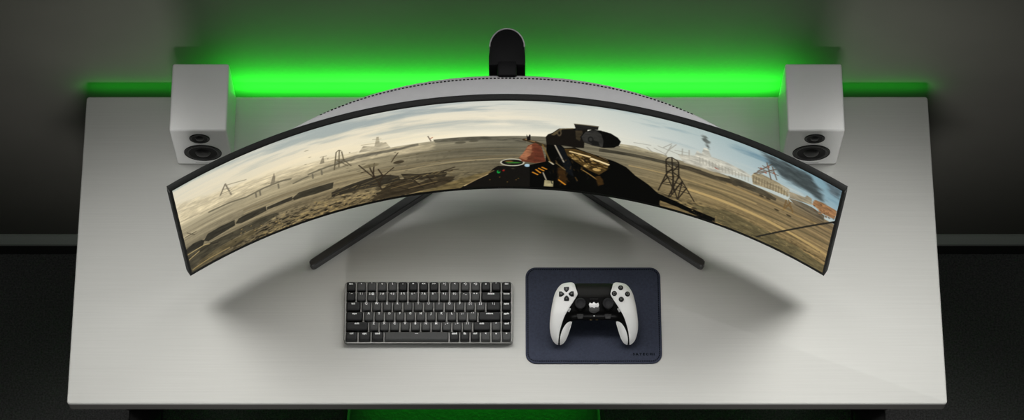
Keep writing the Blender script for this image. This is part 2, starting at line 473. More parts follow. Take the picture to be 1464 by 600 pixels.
 ('e',(20,17,13),1,(1.875,6.6000000000000005),(699,224)),
 ('p',(58,50,36),0.9,1.5,(727,239,739,242,740,231,736,200,729,207)),
 ('p',(30,29,27),1,0.8,(724,265,768,266,767,252,728,242)),
 ('l',(128,118,92),0.9,2,(725,264,767,264)),
 ('p',(7,7,6),1,0.8,(736,216,743,237,757,250,772,251,790,246,803,234,809,221,806,205,797,193,779,186,759,189,744,197)),
 ('p',(46,45,42),1,0.8,(738,217,745,238,756,247,765,249,773,238,778,212,777,188,757,190,743,199)),
 ('p',(20,20,19),0.9,1,(753,213,769,206,772,191,758,192)),
 ('e',(22,22,21),0.95,(5.25,12.0),(755,211)),
 ('e',(50,49,46),1,(3.0,6.6000000000000005),(755,212)),
 ('l',(36,34,28),1,4,(1077,10,1137,100,1213,216)),
 ('l',(10,9,8),1,5,(1210,209,1216,219)),
 ('l',(120,94,50),0.75,2,(761,111,767,106)),
 ('l',(150,120,66),0.75,2,(734,147,737,141)),
 ('l',(150,120,66),0.75,2,(743,140,748,138)),
 ('l',(34,26,12),0.75,2,(729,132,734,132)),
 ('l',(150,120,66),0.75,2,(760,120,767,122)),
 ('l',(150,120,66),0.75,2,(772,103,775,96)),
 ('l',(150,120,66),0.75,2,(755,114,761,110)),
 ('l',(50,38,18),0.75,2,(786,103,789,103)),
 ('l',(50,38,18),0.75,4,(726,152,730,148)),
 ('l',(50,38,18),0.75,3,(767,128,770,126)),
 ('l',(196,160,98),0.75,3,(751,115,757,117)),
 ('l',(196,160,98),0.75,4,(770,106,776,105)),
 ('l',(196,160,98),0.75,4,(757,134,760,127)),
 ('l',(34,26,12),0.75,3,(730,133,734,127)),
 ('l',(120,94,50),0.75,4,(734,137,739,135)),
 ('l',(196,160,98),0.75,2,(737,135,740,130)),
 ('l',(120,94,50),0.75,2,(782,115,785,113)),
 ('l',(150,120,66),0.75,4,(728,150,733,143)),
 ('l',(120,94,50),0.75,4,(727,151,733,152)),
 ('l',(50,38,18),0.75,3,(769,119,774,119)),
 ('l',(34,26,12),0.75,3,(787,108,792,109)),
 ('l',(34,26,12),0.75,2,(769,104,771,101)),
 ('l',(150,120,66),0.75,3,(720,149,726,145)),
 ('l',(34,26,12),0.75,4,(728,140,733,137)),
 ('l',(150,120,66),0.75,2,(737,136,740,128)),
 ('l',(34,26,12),0.75,3,(785,108,788,105)),
 ('l',(120,94,50),0.75,3,(753,119,755,113)),
 ('l',(196,160,98),0.75,3,(742,127,745,122)),
 ('l',(50,38,18),0.75,3,(736,134,741,131)),
 ('l',(50,38,18),0.75,3,(717,150,721,147)),
 ('l',(50,38,18),0.75,3,(775,110,778,108)),
 ('l',(150,120,66),0.75,4,(783,113,787,111)),
 ('l',(150,120,66),0.75,2,(740,141,745,134)),
 ('l',(34,26,12),0.75,2,(751,116,755,109)),
 ('l',(50,38,18),0.75,4,(754,106,758,100)),
 ('l',(150,120,66),0.75,2,(736,122,740,118)),
 ('l',(150,120,66),0.75,4,(729,134,734,127)),
 ('l',(150,120,66),0.75,2,(786,116,789,115)),
 ('l',(34,26,12),0.75,3,(730,150,733,146)),
 ('l',(50,38,18),0.75,2,(758,127,762,120)),
 ('l',(120,94,50),0.75,3,(778,105,784,102)),
 ('l',(120,94,50),0.75,3,(737,138,744,137)),
 ('l',(34,26,12),0.75,4,(741,140,746,138)),
 ('l',(120,94,50),0.75,3,(726,140,732,134)),
 ('l',(196,160,98),0.75,3,(760,123,762,119)),
 ('l',(120,94,50),0.75,3,(760,129,764,122)),
 ('l',(34,26,12),0.75,3,(752,122,758,116)),
 ('l',(50,38,18),0.75,3,(759,126,761,126)),
 ('l',(50,38,18),0.75,2,(784,114,788,115)),
 ('l',(50,38,18),0.75,2,(761,120,766,114)),
 ('l',(50,38,18),0.75,2,(717,150,723,145)),
 ('l',(150,120,66),0.75,4,(733,142,740,141)),
 ('l',(120,94,50),0.75,4,(760,119,766,121)),
 ('l',(50,38,18),0.75,4,(725,148,728,144)),
 ('l',(120,94,50),0.75,2,(749,128,751,126)),
 ('l',(120,94,50),0.75,2,(749,110,751,104)),
 ('l',(34,26,12),0.75,3,(747,123,751,118)),
 ('l',(34,26,12),0.75,2,(768,105,771,106)),
 ('l',(34,26,12),0.75,3,(772,112,774,109)),
 ('l',(50,38,18),0.75,4,(756,120,758,115)),
 ('l',(150,120,66),0.75,3,(774,124,780,119)),
 ('l',(34,26,12),0.75,2,(763,130,770,126)),
 ('l',(150,120,66),0.75,4,(720,142,724,135)),
 ('l',(50,38,18),0.75,4,(767,126,773,126)),
 ('l',(150,120,66),0.75,2,(760,121,764,122)),
 ('l',(196,160,98),0.75,3,(724,147,725,143)),
 ('l',(150,120,66),0.75,2,(770,106,773,104)),
 ('l',(50,38,18),0.75,2,(759,119,761,117)),
 ('l',(50,38,18),0.75,4,(757,114,761,113)),
 ('l',(50,38,18),0.75,4,(720,152,727,147)),
 ('l',(222,194,140),0.95,4,(720,155,755,143)),
 ('l',(236,212,160),0.95,5,(759,137,789,123)),
 ('l',(24,22,20),0.7,1.5,(749,92,747,88)),
 ('l',(70,50,22),0.7,1.5,(709,68,712,60)),
 ('l',(24,22,20),0.7,2.5,(717,91,721,88)),
 ('l',(24,22,20),0.7,1.5,(724,74,727,61)),
 ('l',(70,50,22),0.7,1.5,(716,42,720,33)),
 ('l',(24,22,20),0.7,2.5,(745,128,747,122)),
 ('l',(24,22,20),0.7,2.5,(755,63,753,50)),
 ('l',(24,22,20),0.7,2.5,(733,45,734,36)),
 ('l',(24,22,20),0.7,1.5,(727,51,725,48)),
 ('l',(24,22,20),0.7,2.5,(698,129,695,121)),
 ('l',(24,22,20),0.7,2.5,(751,72,752,68)),
 ('l',(90,66,30),0.7,2.5,(694,114,697,107)),
 ('l',(46,34,16),0.7,2.5,(724,126,726,123)),
 ('l',(90,66,30),0.7,2.5,(751,105,755,96)),
 ('l',(46,34,16),0.7,1.5,(734,86,737,80)),
 ('l',(46,34,16),0.7,1.5,(717,109,716,106)),
 ('l',(24,22,20),0.7,2.5,(700,125,702,120)),
 ('l',(24,22,20),0.7,1.5,(710,128,712,124)),
 ('l',(24,22,20),0.7,2.5,(698,129,696,125)),
 ('l',(70,50,22),0.7,1.5,(742,95,743,81)),
 ('l',(70,50,22),0.7,1.5,(722,97,721,85)),
 ('l',(46,34,16),0.7,1.5,(690,76,691,65)),
 ('l',(24,22,20),0.7,2.5,(687,32,689,19)),
 ('l',(24,22,20),0.7,1.5,(754,124,755,120)),
 ('l',(46,34,16),0.7,1.5,(706,123,709,118)),
 ('l',(24,22,20),0.7,2.5,(684,67,686,60)),
 ('l',(90,66,30),0.7,2.5,(731,54,735,41)),
 ('l',(24,22,20),0.7,1.5,(724,123,727,118)),
 ('l',(70,50,22),0.7,2.5,(713,121,712,117)),
 ('l',(46,34,16),0.7,2.5,(716,69,714,57)),
 ('l',(90,66,30),0.7,2.5,(686,108,689,105)),
 ('l',(70,50,22),0.7,2.5,(741,98,743,87)),
 ('l',(70,50,22),0.7,1.5,(727,87,729,82)),
 ('l',(46,34,16),0.7,2.5,(745,99,743,94)),
 ('l',(90,66,30),0.7,1.5,(703,54,701,42)),
 ('l',(70,50,22),0.7,1.5,(724,136,727,129)),
 ('l',(70,50,22),0.7,1.5,(704,21,704,16)),
 ('l',(46,34,16),0.7,1.5,(698,91,700,88)),
 ('l',(46,34,16),0.7,2.5,(723,119,725,111)),
 ('l',(24,22,20),0.7,1.5,(715,98,716,90)),
 ('e',(60,52,38),0.8,(1.7989017271247787,2.654497827121132),(186,7)),
 ('e',(150,128,84),0.8,(2.0282472564165808,1.511335958294682),(225,52)),
 ('e',(60,52,38),0.8,(1.7229914371489374,2.5226837927954655),(83,19)),
 ('e',(48,42,30),0.8,(2.2325604617724912,1.654839802113539),(178,48)),
 ('e',(60,52,38),0.8,(1.5499747472081804,2.413261387291244),(203,5)),
 ('e',(176,150,98),0.8,(1.927231302422023,1.80128606501043),(272,12)),
 ('e',(150,128,84),0.8,(1.5723593760774732,1.3406538691694594),(117,15)),
 ('e',(48,42,30),0.8,(2.3502725316681805,1.498975521286639),(176,9)),
 ('e',(150,128,84),0.8,(2.2946790739942196,2.1346550713230554),(270,37)),
 ('e',(176,150,98),0.8,(1.1553074960978003,2.1079981549085316),(271,33)),
 ('e',(176,150,98),0.8,(1.475866433358894,1.240573972578062),(227,0)),
 ('e',(150,128,84),0.8,(1.81848251488075,2.2359156958658772),(159,39)),
 ('e',(176,150,98),0.8,(1.8050777555997533,2.398022720404068),(188,5)),
 ('e',(60,52,38),0.8,(1.426258280348725,1.3166208836511317),(169,22)),
 ('e',(150,128,84),0.8,(1.4601887572775616,2.593784534347728),(107,53)),
 ('e',(176,150,98),0.8,(1.0566877806938455,1.3324965842434133),(148,17)),
 ('e',(48,42,30),0.8,(2.031512228412725,2.457381911562994),(307,42)),
 ('e',(60,52,38),0.8,(1.7246308235454246,1.337908088745148),(255,15)),
 ('e',(150,128,84),0.8,(1.5901146043360281,1.2044401139522674),(115,52)),
 ('e',(60,52,38),0.8,(2.365262244016506,2.120294716820966),(178,51)),
 ('e',(48,42,30),0.8,(1.3735201569658022,1.3500918479193929),(177,56)),
 ('e',(176,150,98),0.8,(2.345891188276798,1.451132761053827),(152,10)),
 ('e',(60,52,38),0.8,(1.983809423402199,2.054880749053053),(230,4)),
 ('e',(150,128,84),0.8,(1.6252734612386213,1.8380890810851205),(230,13)),
 ('e',(48,42,30),0.8,(1.627411282964967,1.3266369514767273),(206,-5)),
 ('e',(150,128,84),0.8,(1.0457182766776967,1.3733944896123096),(291,38)),
 ('e',(60,52,38),0.8,(1.6507436170088106,1.6890845372660586),(215,16)),
 ('e',(48,42,30),0.8,(2.0933853284590835,1.292088180992404),(107,21)),
 ('e',(176,150,98),0.8,(1.4776694423261416,2.475506419703235),(196,1)),
 ('e',(60,52,38),0.8,(2.340169754216086,2.1229300376853266),(232,-8)),
 ('e',(176,150,98),0.8,(1.290291152958071,1.4349692111268768),(268,-1)),
 ('e',(176,150,98),0.8,(1.86246084151492,1.8617151879096354),(109,67)),
 ('e',(60,52,38),0.8,(2.069649128917504,2.5861227655680663),(159,11)),
 ('e',(176,150,98),0.8,(1.548005254226351,2.4212995409718614),(305,18)),
 ('e',(60,52,38),0.8,(1.6880107621576135,2.220750436796285),(132,49)),
 ('e',(150,128,84),0.8,(2.412132950985426,1.8989980232922206),(259,54)),
 ('e',(48,42,30),0.8,(1.1991171019195441,1.2049257147555448),(83,14)),
 ('e',(176,150,98),0.8,(1.7360305163241114,2.6064203395089485),(175,39)),
 ('e',(150,128,84),0.8,(2.498587910318441,2.326402915313647),(252,59)),
 ('e',(60,52,38),0.8,(1.4358886134519984,1.9481417615989356),(132,47)),
 ('e',(176,150,98),0.8,(1.4439545468401427,1.7054197640315345),(245,2)),
 ('e',(176,150,98),0.8,(1.330511578404454,2.6789375652131158),(281,23)),
 ('e',(60,52,38),0.8,(1.4065603125930106,1.344029969945707),(147,16)),
 ('e',(150,128,84),0.8,(2.283226817107709,1.5675407889316229),(193,-10)),
 ('e',(176,150,98),0.8,(1.0076851526421995,2.348866006815556),(192,53)),
 ('e',(48,42,30),0.8,(1.8434950052749093,2.6351530192362276),(172,64)),
 ('e',(60,52,38),0.8,(1.290756810169322,2.40521518710229),(287,56)),
 ('e',(48,42,30),0.8,(1.8975180531451898,2.4587685550048812),(88,46)),
 ('e',(60,52,38),0.8,(1.5890737932645362,2.3676599923540222),(197,60)),
 ('e',(176,150,98),0.8,(1.3233949134925678,1.832447437601832),(186,20)),
 ('e',(150,128,84),0.8,(2.373033343607536,1.7678090194043472),(251,0)),
 ('e',(48,42,30),0.8,(1.2223262410943712,2.37137585420989),(314,9)),
 ('e',(48,42,30),0.8,(1.3250457278666712,1.832122827961812),(181,-8)),
 ('e',(48,42,30),0.8,(1.003580633549093,2.150060249753322),(149,34)),
 ('e',(176,150,98),0.8,(1.1108604113098028,1.7717626069029588),(262,4)),
 ('e',(60,52,38),0.8,(1.9722536059299336,2.3210311892810167),(290,-3)),
 ('e',(150,128,84),0.8,(1.2045029863881698,1.5548344605855011),(201,38)),
 ('e',(176,150,98),0.8,(1.0215656666249369,2.4185818973446547),(295,-7)),
 ('e',(48,42,30),0.8,(1.50121289612933,1.5219019862113017),(108,69)),
 ('e',(176,150,98),0.8,(1.4254636739676816,1.3587629874442708),(151,3)),
 ('e',(150,128,84),0.8,(1.821349638495987,1.8650448065160252),(179,42)),
 ('e',(60,52,38),0.8,(1.3945923971107963,2.018033963583007),(284,-10)),
 ('e',(150,128,84),0.8,(1.9975429554182156,1.2838495195821789),(256,50)),
 ('e',(60,52,38),0.8,(1.7562445705704754,2.115756965831251),(91,68)),
 ('e',(60,52,38),0.8,(1.0574357251701703,1.7782328197820987),(270,56)),
 ('e',(48,42,30),0.8,(1.659373158030476,1.3538121773475074),(168,64)),
 ('e',(48,42,30),0.8,(2.0697680925924082,2.6059424578497303),(112,11)),
 ('e',(48,42,30),0.8,(2.270153900608173,2.0863126329916435),(302,-10)),
 ('e',(176,150,98),0.8,(2.1043147952712538,1.9931110965378622),(242,12)),
 ('e',(48,42,30),0.8,(2.2261376591592192,1.7596471894122991),(173,-3)),
 ('e',(176,150,98),0.8,(1.74142576013316,2.0488772500087187),(180,30)),
 ('e',(176,150,98),0.8,(2.1130886795512356,1.375315756448758),(134,39)),
 ('e',(48,42,30),0.8,(1.394953096082057,1.613614706888286),(290,35)),
 ('e',(48,42,30),0.8,(1.3770112413447901,1.2372219379140859),(265,6)),
 ('e',(60,52,38),0.8,(2.053018073701014,2.0880258933810962),(146,57)),
 ('e',(60,52,38),0.8,(1.890814834877499,2.0484403571332175),(285,-6)),
 ('e',(176,150,98),0.8,(1.0144705897855777,1.2649396295890762),(294,36)),
 ('e',(176,150,98),0.8,(1.0390023319667783,1.8171051723970517),(275,25)),
 ('e',(150,128,84),0.8,(1.9180687208888982,1.5322819494055273),(181,25)),
 ('e',(176,150,98),0.8,(2.078806869879906,2.08754873081452),(305,56)),
 ('e',(48,42,30),0.8,(1.9733096978572517,2.538103892741084),(94,30)),
 ('e',(48,42,30),0.8,(1.1807853624798752,2.331748843624868),(254,55)),
 ('e',(176,150,98),0.8,(2.318223261366171,1.6841937405886456),(147,47)),
 ('e',(150,128,84),0.8,(1.233131870508091,1.524604946487396),(237,23)),
 ('e',(60,52,38),0.8,(1.6864272775672724,1.4253139319204127),(144,0)),
 ('e',(150,128,84),0.8,(1.9324243052098766,2.1759359143080377),(313,18)),
 ('e',(150,128,84),0.8,(1.2546972671955272,1.9532546644712117),(128,63)),
 ('e',(176,150,98),0.8,(1.2175870250968628,1.601754203027344),(301,38)),
 ('e',(60,52,38),0.8,(1.8329524350143156,2.193572609515164),(200,22)),
 ('e',(48,42,30),0.8,(1.4404029244589234,1.3617377981105292),(181,6)),
 ('e',(160,136,90),0.7,(1.0807469327625618,1.4664415511363482),(1010,36)),
 ('e',(70,62,42),0.7,(1.6121003736730832,0.9994708836285022),(1114,0)),
 ('e',(60,54,38),0.7,(1.8054241831953939,1.4242277418148022),(970,11)),
 ('e',(60,54,38),0.7,(0.9652688115491787,1.2012200366824046),(958,7)),
 ('e',(60,54,38),0.7,(1.8530962047719013,1.1807365920989223),(1142,57)),
 ('e',(60,54,38),0.7,(0.8283951400422961,1.1712849301249948),(1019,37)),
 ('e',(160,136,90),0.7,(1.8704289175393014,1.3557387297299082),(992,3)),
 ('e',(70,62,42),0.7,(1.277145713818069,1.7453549102580221),(970,39)),
 ('e',(160,136,90),0.7,(1.389457845346027,1.7398579495098976),(1086,17)),
 ('e',(70,62,42),0.7,(0.9627081320500748,1.1214362100014328),(1192,46)),
 ('e',(160,136,90),0.7,(1.9840315493175815,1.388452573437398),(1102,52)),
 ('e',(160,136,90),0.7,(1.317373595879815,1.6387645265838957),(1056,39)),
 ('e',(70,62,42),0.7,(1.2272091904307298,1.4704690990058293),(955,13)),
 ('e',(160,136,90),0.7,(1.41126476108263,1.025530052747814),(1184,52)),
 ('e',(60,54,38),0.7,(1.1330127179918712,1.3976138765054393),(959,9)),
 ('e',(60,54,38),0.7,(1.1051724941098944,1.5697448862024652),(1154,26)),
 ('e',(160,136,90),0.7,(1.5060795182207798,1.0207766438749466),(1010,30)),
 ('e',(160,136,90),0.7,(1.711296643154887,1.3006911344659522),(997,17)),
 ('e',(160,136,90),0.7,(0.862168497586131,1.3017524058470076),(1003,44)),
 ('e',(70,62,42),0.7,(1.7523861443505575,1.3336345225177828),(1107,6)),
 ('e',(160,136,90),0.7,(1.195336529032571,0.9472422472258157),(1023,3)),
 ('e',(70,62,42),0.7,(1.1705879064054465,1.4325437518443267),(1130,53)),
 ('e',(160,136,90),0.7,(1.8993134554835722,1.1538633022073275),(1111,29)),
 ('e',(70,62,42),0.7,(1.4049021175136855,1.1648022813587002),(1032,3)),
 ('e',(60,54,38),0.7,(1.568833701262966,1.5813235756485071),(1041,9)),
 ('e',(70,62,42),0.7,(1.140555159780912,1.6677579252104051),(1131,61)),
 ('e',(160,136,90),0.7,(1.5947205690755024,1.2058605277770862),(1116,33)),
 ('e',(160,136,90),0.7,(1.611485317483321,1.6101694451005448),(1135,31)),
 ('e',(160,136,90),0.7,(0.7515135718418858,1.611731219548526),(948,34)),
 ('e',(70,62,42),0.7,(1.0342120037901579,0.9018651308919177),(1148,13)),
 ('e',(70,62,42),0.7,(1.9679443069814502,1.6673753288132844),(1201,32)),
 ('e',(160,136,90),0.7,(0.8777801989103056,1.2758765614052034),(1007,8)),
 ('e',(70,62,42),0.7,(1.0062789959520644,1.1122882576530266),(1171,29)),
 ('e',(60,54,38),0.7,(1.2935813458840129,1.1757731251471237),(963,8)),
 ('e',(160,136,90),0.7,(1.438764972217565,1.6243580669170563),(1135,39)),
 ('e',(60,54,38),0.7,(1.4132911585330472,0.9023836332016273),(1151,20)),
 ('e',(70,62,42),0.7,(1.7076203878024803,0.9956710975987602),(1054,27)),
 ('e',(60,54,38),0.7,(1.3457749885422716,1.3695993041030925),(1063,29)),
 ('e',(160,136,90),0.7,(1.5293821996569084,1.6513324272380434),(951,19)),
 ('e',(160,136,90),0.7,(1.005472399483218,1.486271928221455),(1105,14)),
 ('e',(70,62,42),0.7,(1.620548294297957,1.080874403492526),(1059,25)),
 ('e',(70,62,42),0.7,(1.0252393520957594,0.902964525149503),(1085,2)),
 ('e',(160,136,90),0.7,(1.8393941054935157,1.2523001890586463),(1054,37)),
 ('e',(60,54,38),0.7,(1.6115324570602612,1.095324630429848),(1144,56)),
 ('e',(60,54,38),0.7,(1.9511644153513996,1.146517649368472),(1048,28)),
 ('e',(160,136,90),0.7,(1.8253585290024354,1.5146427217127956),(1079,44)),
 ('e',(60,54,38),0.7,(1.7413025592686986,1.2744831483182597),(1146,10)),
 ('e',(160,136,90),0.7,(1.668873664395969,1.559365404931291),(1117,19)),
 ('e',(160,136,90),0.7,(1.6023883285647824,1.5924537780996446),(996,24)),
 ('e',(70,62,42),0.7,(1.2070366687445653,0.9852365638144805),(993,28)),
 ('e',(70,62,42),0.7,(1.534106052369082,1.0639076471790543),(1101,35)),
 ('e',(70,62,42),0.7,(1.6785376594029713,1.530852740965576),(1087,13)),
 ('e',(60,54,38),0.7,(1.6580246922044268,1.6969544520366835),(1067,5)),
 ('e',(70,62,42),0.7,(1.6536652892996955,1.2326839780903016),(1070,33)),
 ('e',(160,136,90),0.7,(1.3140767690362272,1.7268527090273218),(1175,53)),
 ('e',(70,62,42),0.7,(1.2415172367031166,1.4028763942144522),(1103,25)),
 ('e',(60,54,38),0.7,(1.1183209801951608,1.634941514303144),(1198,74)),
 ('e',(70,62,42),0.7,(0.8540639138331168,1.4894543873888966),(962,33)),
 ('e',(60,54,38),0.7,(1.2591201716483567,1.1886173800778255),(1023,52)),
 ('e',(60,54,38),0.7,(1.5368528522339708,1.6014099695618602),(1170,21)),
 ('l',(112,98,68),0.7,2,(283,71,344,79,377,92)),
 ('l',(112,98,68),0.7,2,(413,77,460,70,498,66)),
 ('l',(34,28,20),0.85,1.5,(489,56,496,65)),
 ('l',(120,104,70),0.85,2.2,(338,70,346,71)),
 ('l',(96,82,54),0.85,1.5,(498,66,506,63)),
 ('l',(46,38,27),0.85,2.2,(372,63,380,63)),
 ('l',(96,82,54),0.85,1.5,(502,59,509,56)),
 ('l',(120,104,70),0.85,1.5,(476,67,484,75)),
 ('l',(96,82,54),0.85,1.5,(358,64,368,64)),
 ('l',(120,104,70),0.85,2.2,(388,57,392,53)),
 ('l',(96,82,54),0.85,2.2,(361,73,369,75)),
 ('l',(96,82,54),0.85,1.5,(329,68,337,69)),
 ('l',(34,28,20),0.85,2.2,(441,71,449,69)),
 ('l',(120,104,70),0.85,2.2,(432,71,436,71)),
 ('l',(120,104,70),0.85,2.2,(440,60,448,67)),
 ('l',(96,82,54),0.85,1.5,(329,67,334,75)),
 ('l',(34,28,20),0.85,2.2,(371,55,377,56)),
 ('l',(120,104,70),0.85,2.2,(349,72,354,69)),
 ('l',(120,104,70),0.85,2.2,(379,51,384,55)),
 ('l',(120,104,70),0.85,1.5,(385,58,390,53)),
 ('l',(46,38,27),0.85,2.2,(466,59,477,63)),
 ('l',(96,82,54),0.85,1.5,(298,82,303,84)),
 ('l',(34,28,20),0.85,1.5,(326,58,333,55)),
 ('l',(46,38,27),0.85,2.2,(404,70,414,67)),
 ('l',(34,28,20),0.85,1.5,(389,71,393,76)),
 ('l',(34,28,20),0.85,2.2,(317,60,326,55)),
 ('l',(34,28,20),0.85,2.2,(328,72,332,77)),
 ('l',(96,82,54),0.85,2.2,(397,71,407,76)),
 ('l',(46,38,27),0.85,2.2,(447,56,456,51)),
 ('l',(34,28,20),0.85,2.2,(395,56,399,62)),
 ('l',(46,38,27),0.85,2.2,(489,69,491,76)),
 ('l',(120,104,70),0.85,2.2,(291,64,297,67)),
 ('l',(96,82,54),0.85,2.2,(474,57,478,53)),
 ('l',(34,28,20),0.85,2.2,(417,66,420,65)),
 ('l',(46,38,27),0.85,2.2,(373,58,383,53)),
 ('l',(120,104,70),0.85,1.5,(454,69,464,72)),
 ('l',(46,38,27),0.85,2.2,(439,70,449,73)),
 ('l',(120,104,70),0.85,1.5,(436,57,441,60)),
 ('l',(96,82,54),0.85,2.2,(421,56,426,58)),
 ('l',(46,38,27),0.85,1.5,(420,56,427,59)),
 ('l',(34,28,20),0.85,2.2,(334,75,338,78)),
 ('l',(96,82,54),0.85,2.2,(334,61,344,57)),
 ('l',(34,28,20),0.85,1.5,(428,64,431,64)),
 ('l',(120,104,70),0.85,2.2,(351,55,355,56)),
 ('l',(120,104,70),0.85,1.5,(500,69,510,78)),
 ('l',(96,82,54),0.85,2.2,(423,70,430,67)),
 ('l',(46,38,27),0.85,2.2,(384,54,393,57)),
 ('l',(34,28,20),0.85,2.2,(442,67,451,64)),
 ('l',(46,38,27),0.85,2.2,(397,59,404,61)),
 ('l',(46,38,27),0.85,2.2,(427,66,435,63)),
 ('l',(120,104,70),0.85,2.2,(323,76,331,81)),
 ('l',(120,104,70),0.85,1.5,(475,71,486,77)),
 ('l',(120,104,70),0.85,2.2,(469,73,479,80)),
 ('l',(120,104,70),0.85,2.2,(453,65,462,73)),
 ('l',(96,82,54),0.85,1.5,(397,60,407,62)),
 ('l',(46,38,27),0.85,1.5,(293,63,300,59)),
 ('l',(46,38,27),0.85,2.2,(499,73,507,77)),
 ('l',(96,82,54),0.85,2.2,(483,65,488,66)),
 ('l',(46,38,27),0.85,1.5,(292,83,298,88)),
 ('l',(46,38,27),0.85,2.2,(492,69,496,73)),
 ('l',(96,82,54),0.85,1.5,(346,64,350,70)),
 ('l',(46,38,27),0.85,1.5,(314,71,320,78)),
 ('e',(84,78,60),0.55,(2.8409574008461194,0.9037055621836225),(252,195)),
 ('e',(84,78,60),0.55,(3.9361709838164938,1.7847054995984335),(338,135)),
 ('e',(84,78,60),0.55,(2.4008514981820417,1.4588501316786835),(562,149)),
 ('e',(84,78,60),0.55,(1.8104465779851198,2.084820761950337),(601,71)),
 ('e',(84,78,60),0.55,(1.5600717562331268,1.4120472904758268),(458,144)),
 ('e',(84,78,60),0.55,(2.414161825696546,2.037326806706284),(445,135)),
 ('e',(84,78,60),0.55,(4.165898880210152,1.1931575327382724),(427,154)),
 ('e',(84,78,60),0.55,(2.142628393366066,2.09638732827519),(406,178)),
 ('e',(84,78,60),0.55,(3.7748478820317217,1.706619961325076),(485,118)),
 ('e',(84,78,60),0.55,(1.8027818960344233,0.9353298248999666),(445,143)),
 ('e',(84,78,60),0.55,(1.2883262232009627,1.7095353078994675),(285,214)),
 ('e',(84,78,60),0.55,(2.426168739035559,1.49138917260218),(372,182)),
 ('e',(84,78,60),0.55,(3.0610048189701855,0.9823502653801408),(318,157)),
 ('e',(84,78,60),0.55,(3.418105362394745,1.2495891987161127),(268,184)),
 ('e',(84,78,60),0.55,(4.583391709293803,2.0237934534563555),(523,151)),
 ('e',(84,78,60),0.55,(2.8466335176718447,1.9042116332411152),(503,154)),
 ('e',(84,78,60),0.55,(2.1291478635576713,0.9763989845664242),(474,147)),
 ('e',(84,78,60),0.55,(2.9206913601220865,1.9747021791500736),(446,158)),
 ('e',(84,78,60),0.55,(4.1898812315547325,1.0608509520712455),(598,107)),
 ('e',(84,78,60),0.55,(3.0602015493882435,1.9632191819118665),(617,75)),
 ('e',(84,78,60),0.55,(2.4607049674216546,2.009209275484648),(353,128)),
 ('e',(84,78,60),0.55,(3.9761090439948577,0.9879932777474447),(572,70)),
 ('e',(84,78,60),0.55,(4.65732735507215,1.7170754806912767),(347,158)),
 ('e',(84,78,60),0.55,(2.5440292466124106,1.1054284559181913),(253,240)),
 ('e',(84,78,60),0.55,(2.6480130088675864,1.220445749947158),(326,181)),
 ('e',(84,78,60),0.55,(3.4877717638530807,1.802245292479347),(399,110)),
 ('e',(84,78,60),0.55,(4.5515957859697584,1.0141765842764003),(611,146)),
 ('e',(84,78,60),0.55,(4.073451418210318,1.6377716829285118),(313,169)),
 ('e',(84,78,60),0.55,(2.854923456858419,1.133271801798087),(426,119)),
 ('e',(84,78,60),0.55,(1.3877121371621186,2.0423674134732988),(325,215)),
 ('e',(84,78,60),0.55,(2.7968554291637053,1.234570463051494),(618,119)),
 ('e',(84,78,60),0.55,(1.8891125795623163,1.960988633880872),(550,110)),
 ('e',(84,78,60),0.55,(2.971803909021294,1.1651697732847175),(609,144)),
 ('e',(84,78,60),0.55,(2.366998095702842,1.2628845883720619),(493,131)),
 ('e',(84,78,60),0.55,(3.0792135958908515,1.7167021498021084),(479,121)),
 ('e',(84,78,60),0.55,(2.894926340806097,1.8500490302267067),(424,100)),
 ('e',(84,78,60),0.55,(3.460260704886519,1.8476751637406488),(610,96)),
 ('e',(84,78,60),0.55,(2.812969146908621,1.0882725791362144),(522,139)),
 ('e',(84,78,60),0.55,(2.482935340125105,1.2057254413082192),(244,218)),
 ('e',(84,78,60),0.55,(3.7689077358567813,1.329445078456615),(249,268)),
 ('e',(84,78,60),0.55,(4.653207951624541,1.7411593663000136),(410,129)),
 ('e',(84,78,60),0.55,(1.9387952617624047,1.5969039557846454),(321,144)),
 ('e',(84,78,60),0.55,(4.583710828895927,1.6319968646326797),(495,136)),
 ('e',(84,78,60),0.55,(4.371017780636165,1.244749045338838),(521,144)),
 ('e',(84,78,60),0.55,(2.4582535974114843,1.218280437420287),(483,101)),
 ('l',(10,9,8),1,5,(1210,209,1216,219)),
 ('e',(86,66,48),0.8,(1.6936674831412653,2.112714662722615),(1183,212)),
 ('e',(104,72,46),0.8,(2.3957366752700846,1.32522000724934),(1200,247)),
 ('e',(86,66,48),0.8,(2.0866644936560608,2.4795139963894712),(1170,233)),
 ('e',(182,132,84),0.8,(1.0641318900479695,2.102266171258215),(1211,240)),
 ('e',(182,132,84),0.8,(1.214478580146305,2.6331522210357843),(1181,225)),
 ('e',(86,66,48),0.8,(1.3413644602888095,2.6206191030457737),(1191,224)),
 ('e',(86,66,48),0.8,(1.1168951512255105,1.6219268574804329),(1198,236)),
 ('e',(104,72,46),0.8,(2.3367438434819445,1.780628481985226),(1195,231)),
 ('e',(104,72,46),0.8,(2.5902664525008774,1.8603940654148963),(1173,219)),
 ('e',(104,72,46),0.8,(2.0330988720705094,2.38549401919862),(1170,219)),
 ('e',(104,72,46),0.8,(2.0183069130733906,2.5390691515280377),(1195,215)),
 ('e',(104,72,46),0.8,(1.403244547503448,2.0226038495217002),(1189,233)),
 ('e',(86,66,48),0.8,(2.4772284356836862,1.227032304379188),(1195,218)),
 ('e',(86,66,48),0.8,(1.4665667655656076,2.2234906155597596),(1173,215)),
 ('e',(104,72,46),0.8,(2.730129149766375,2.0847579772013747),(1181,250)),
 ('e',(182,132,84),0.8,(2.4286253034837944,1.6897289293141473),(1186,233)),
 ('e',(86,66,48),0.8,(2.684759326243804,1.3801726731219401),(1183,221)),
 ('e',(86,66,48),0.8,(2.502021476316863,2.5185761759644283),(1201,218)),
 ('e',(86,66,48),0.8,(1.7819112270074449,1.4081057391489669),(1176,217)),
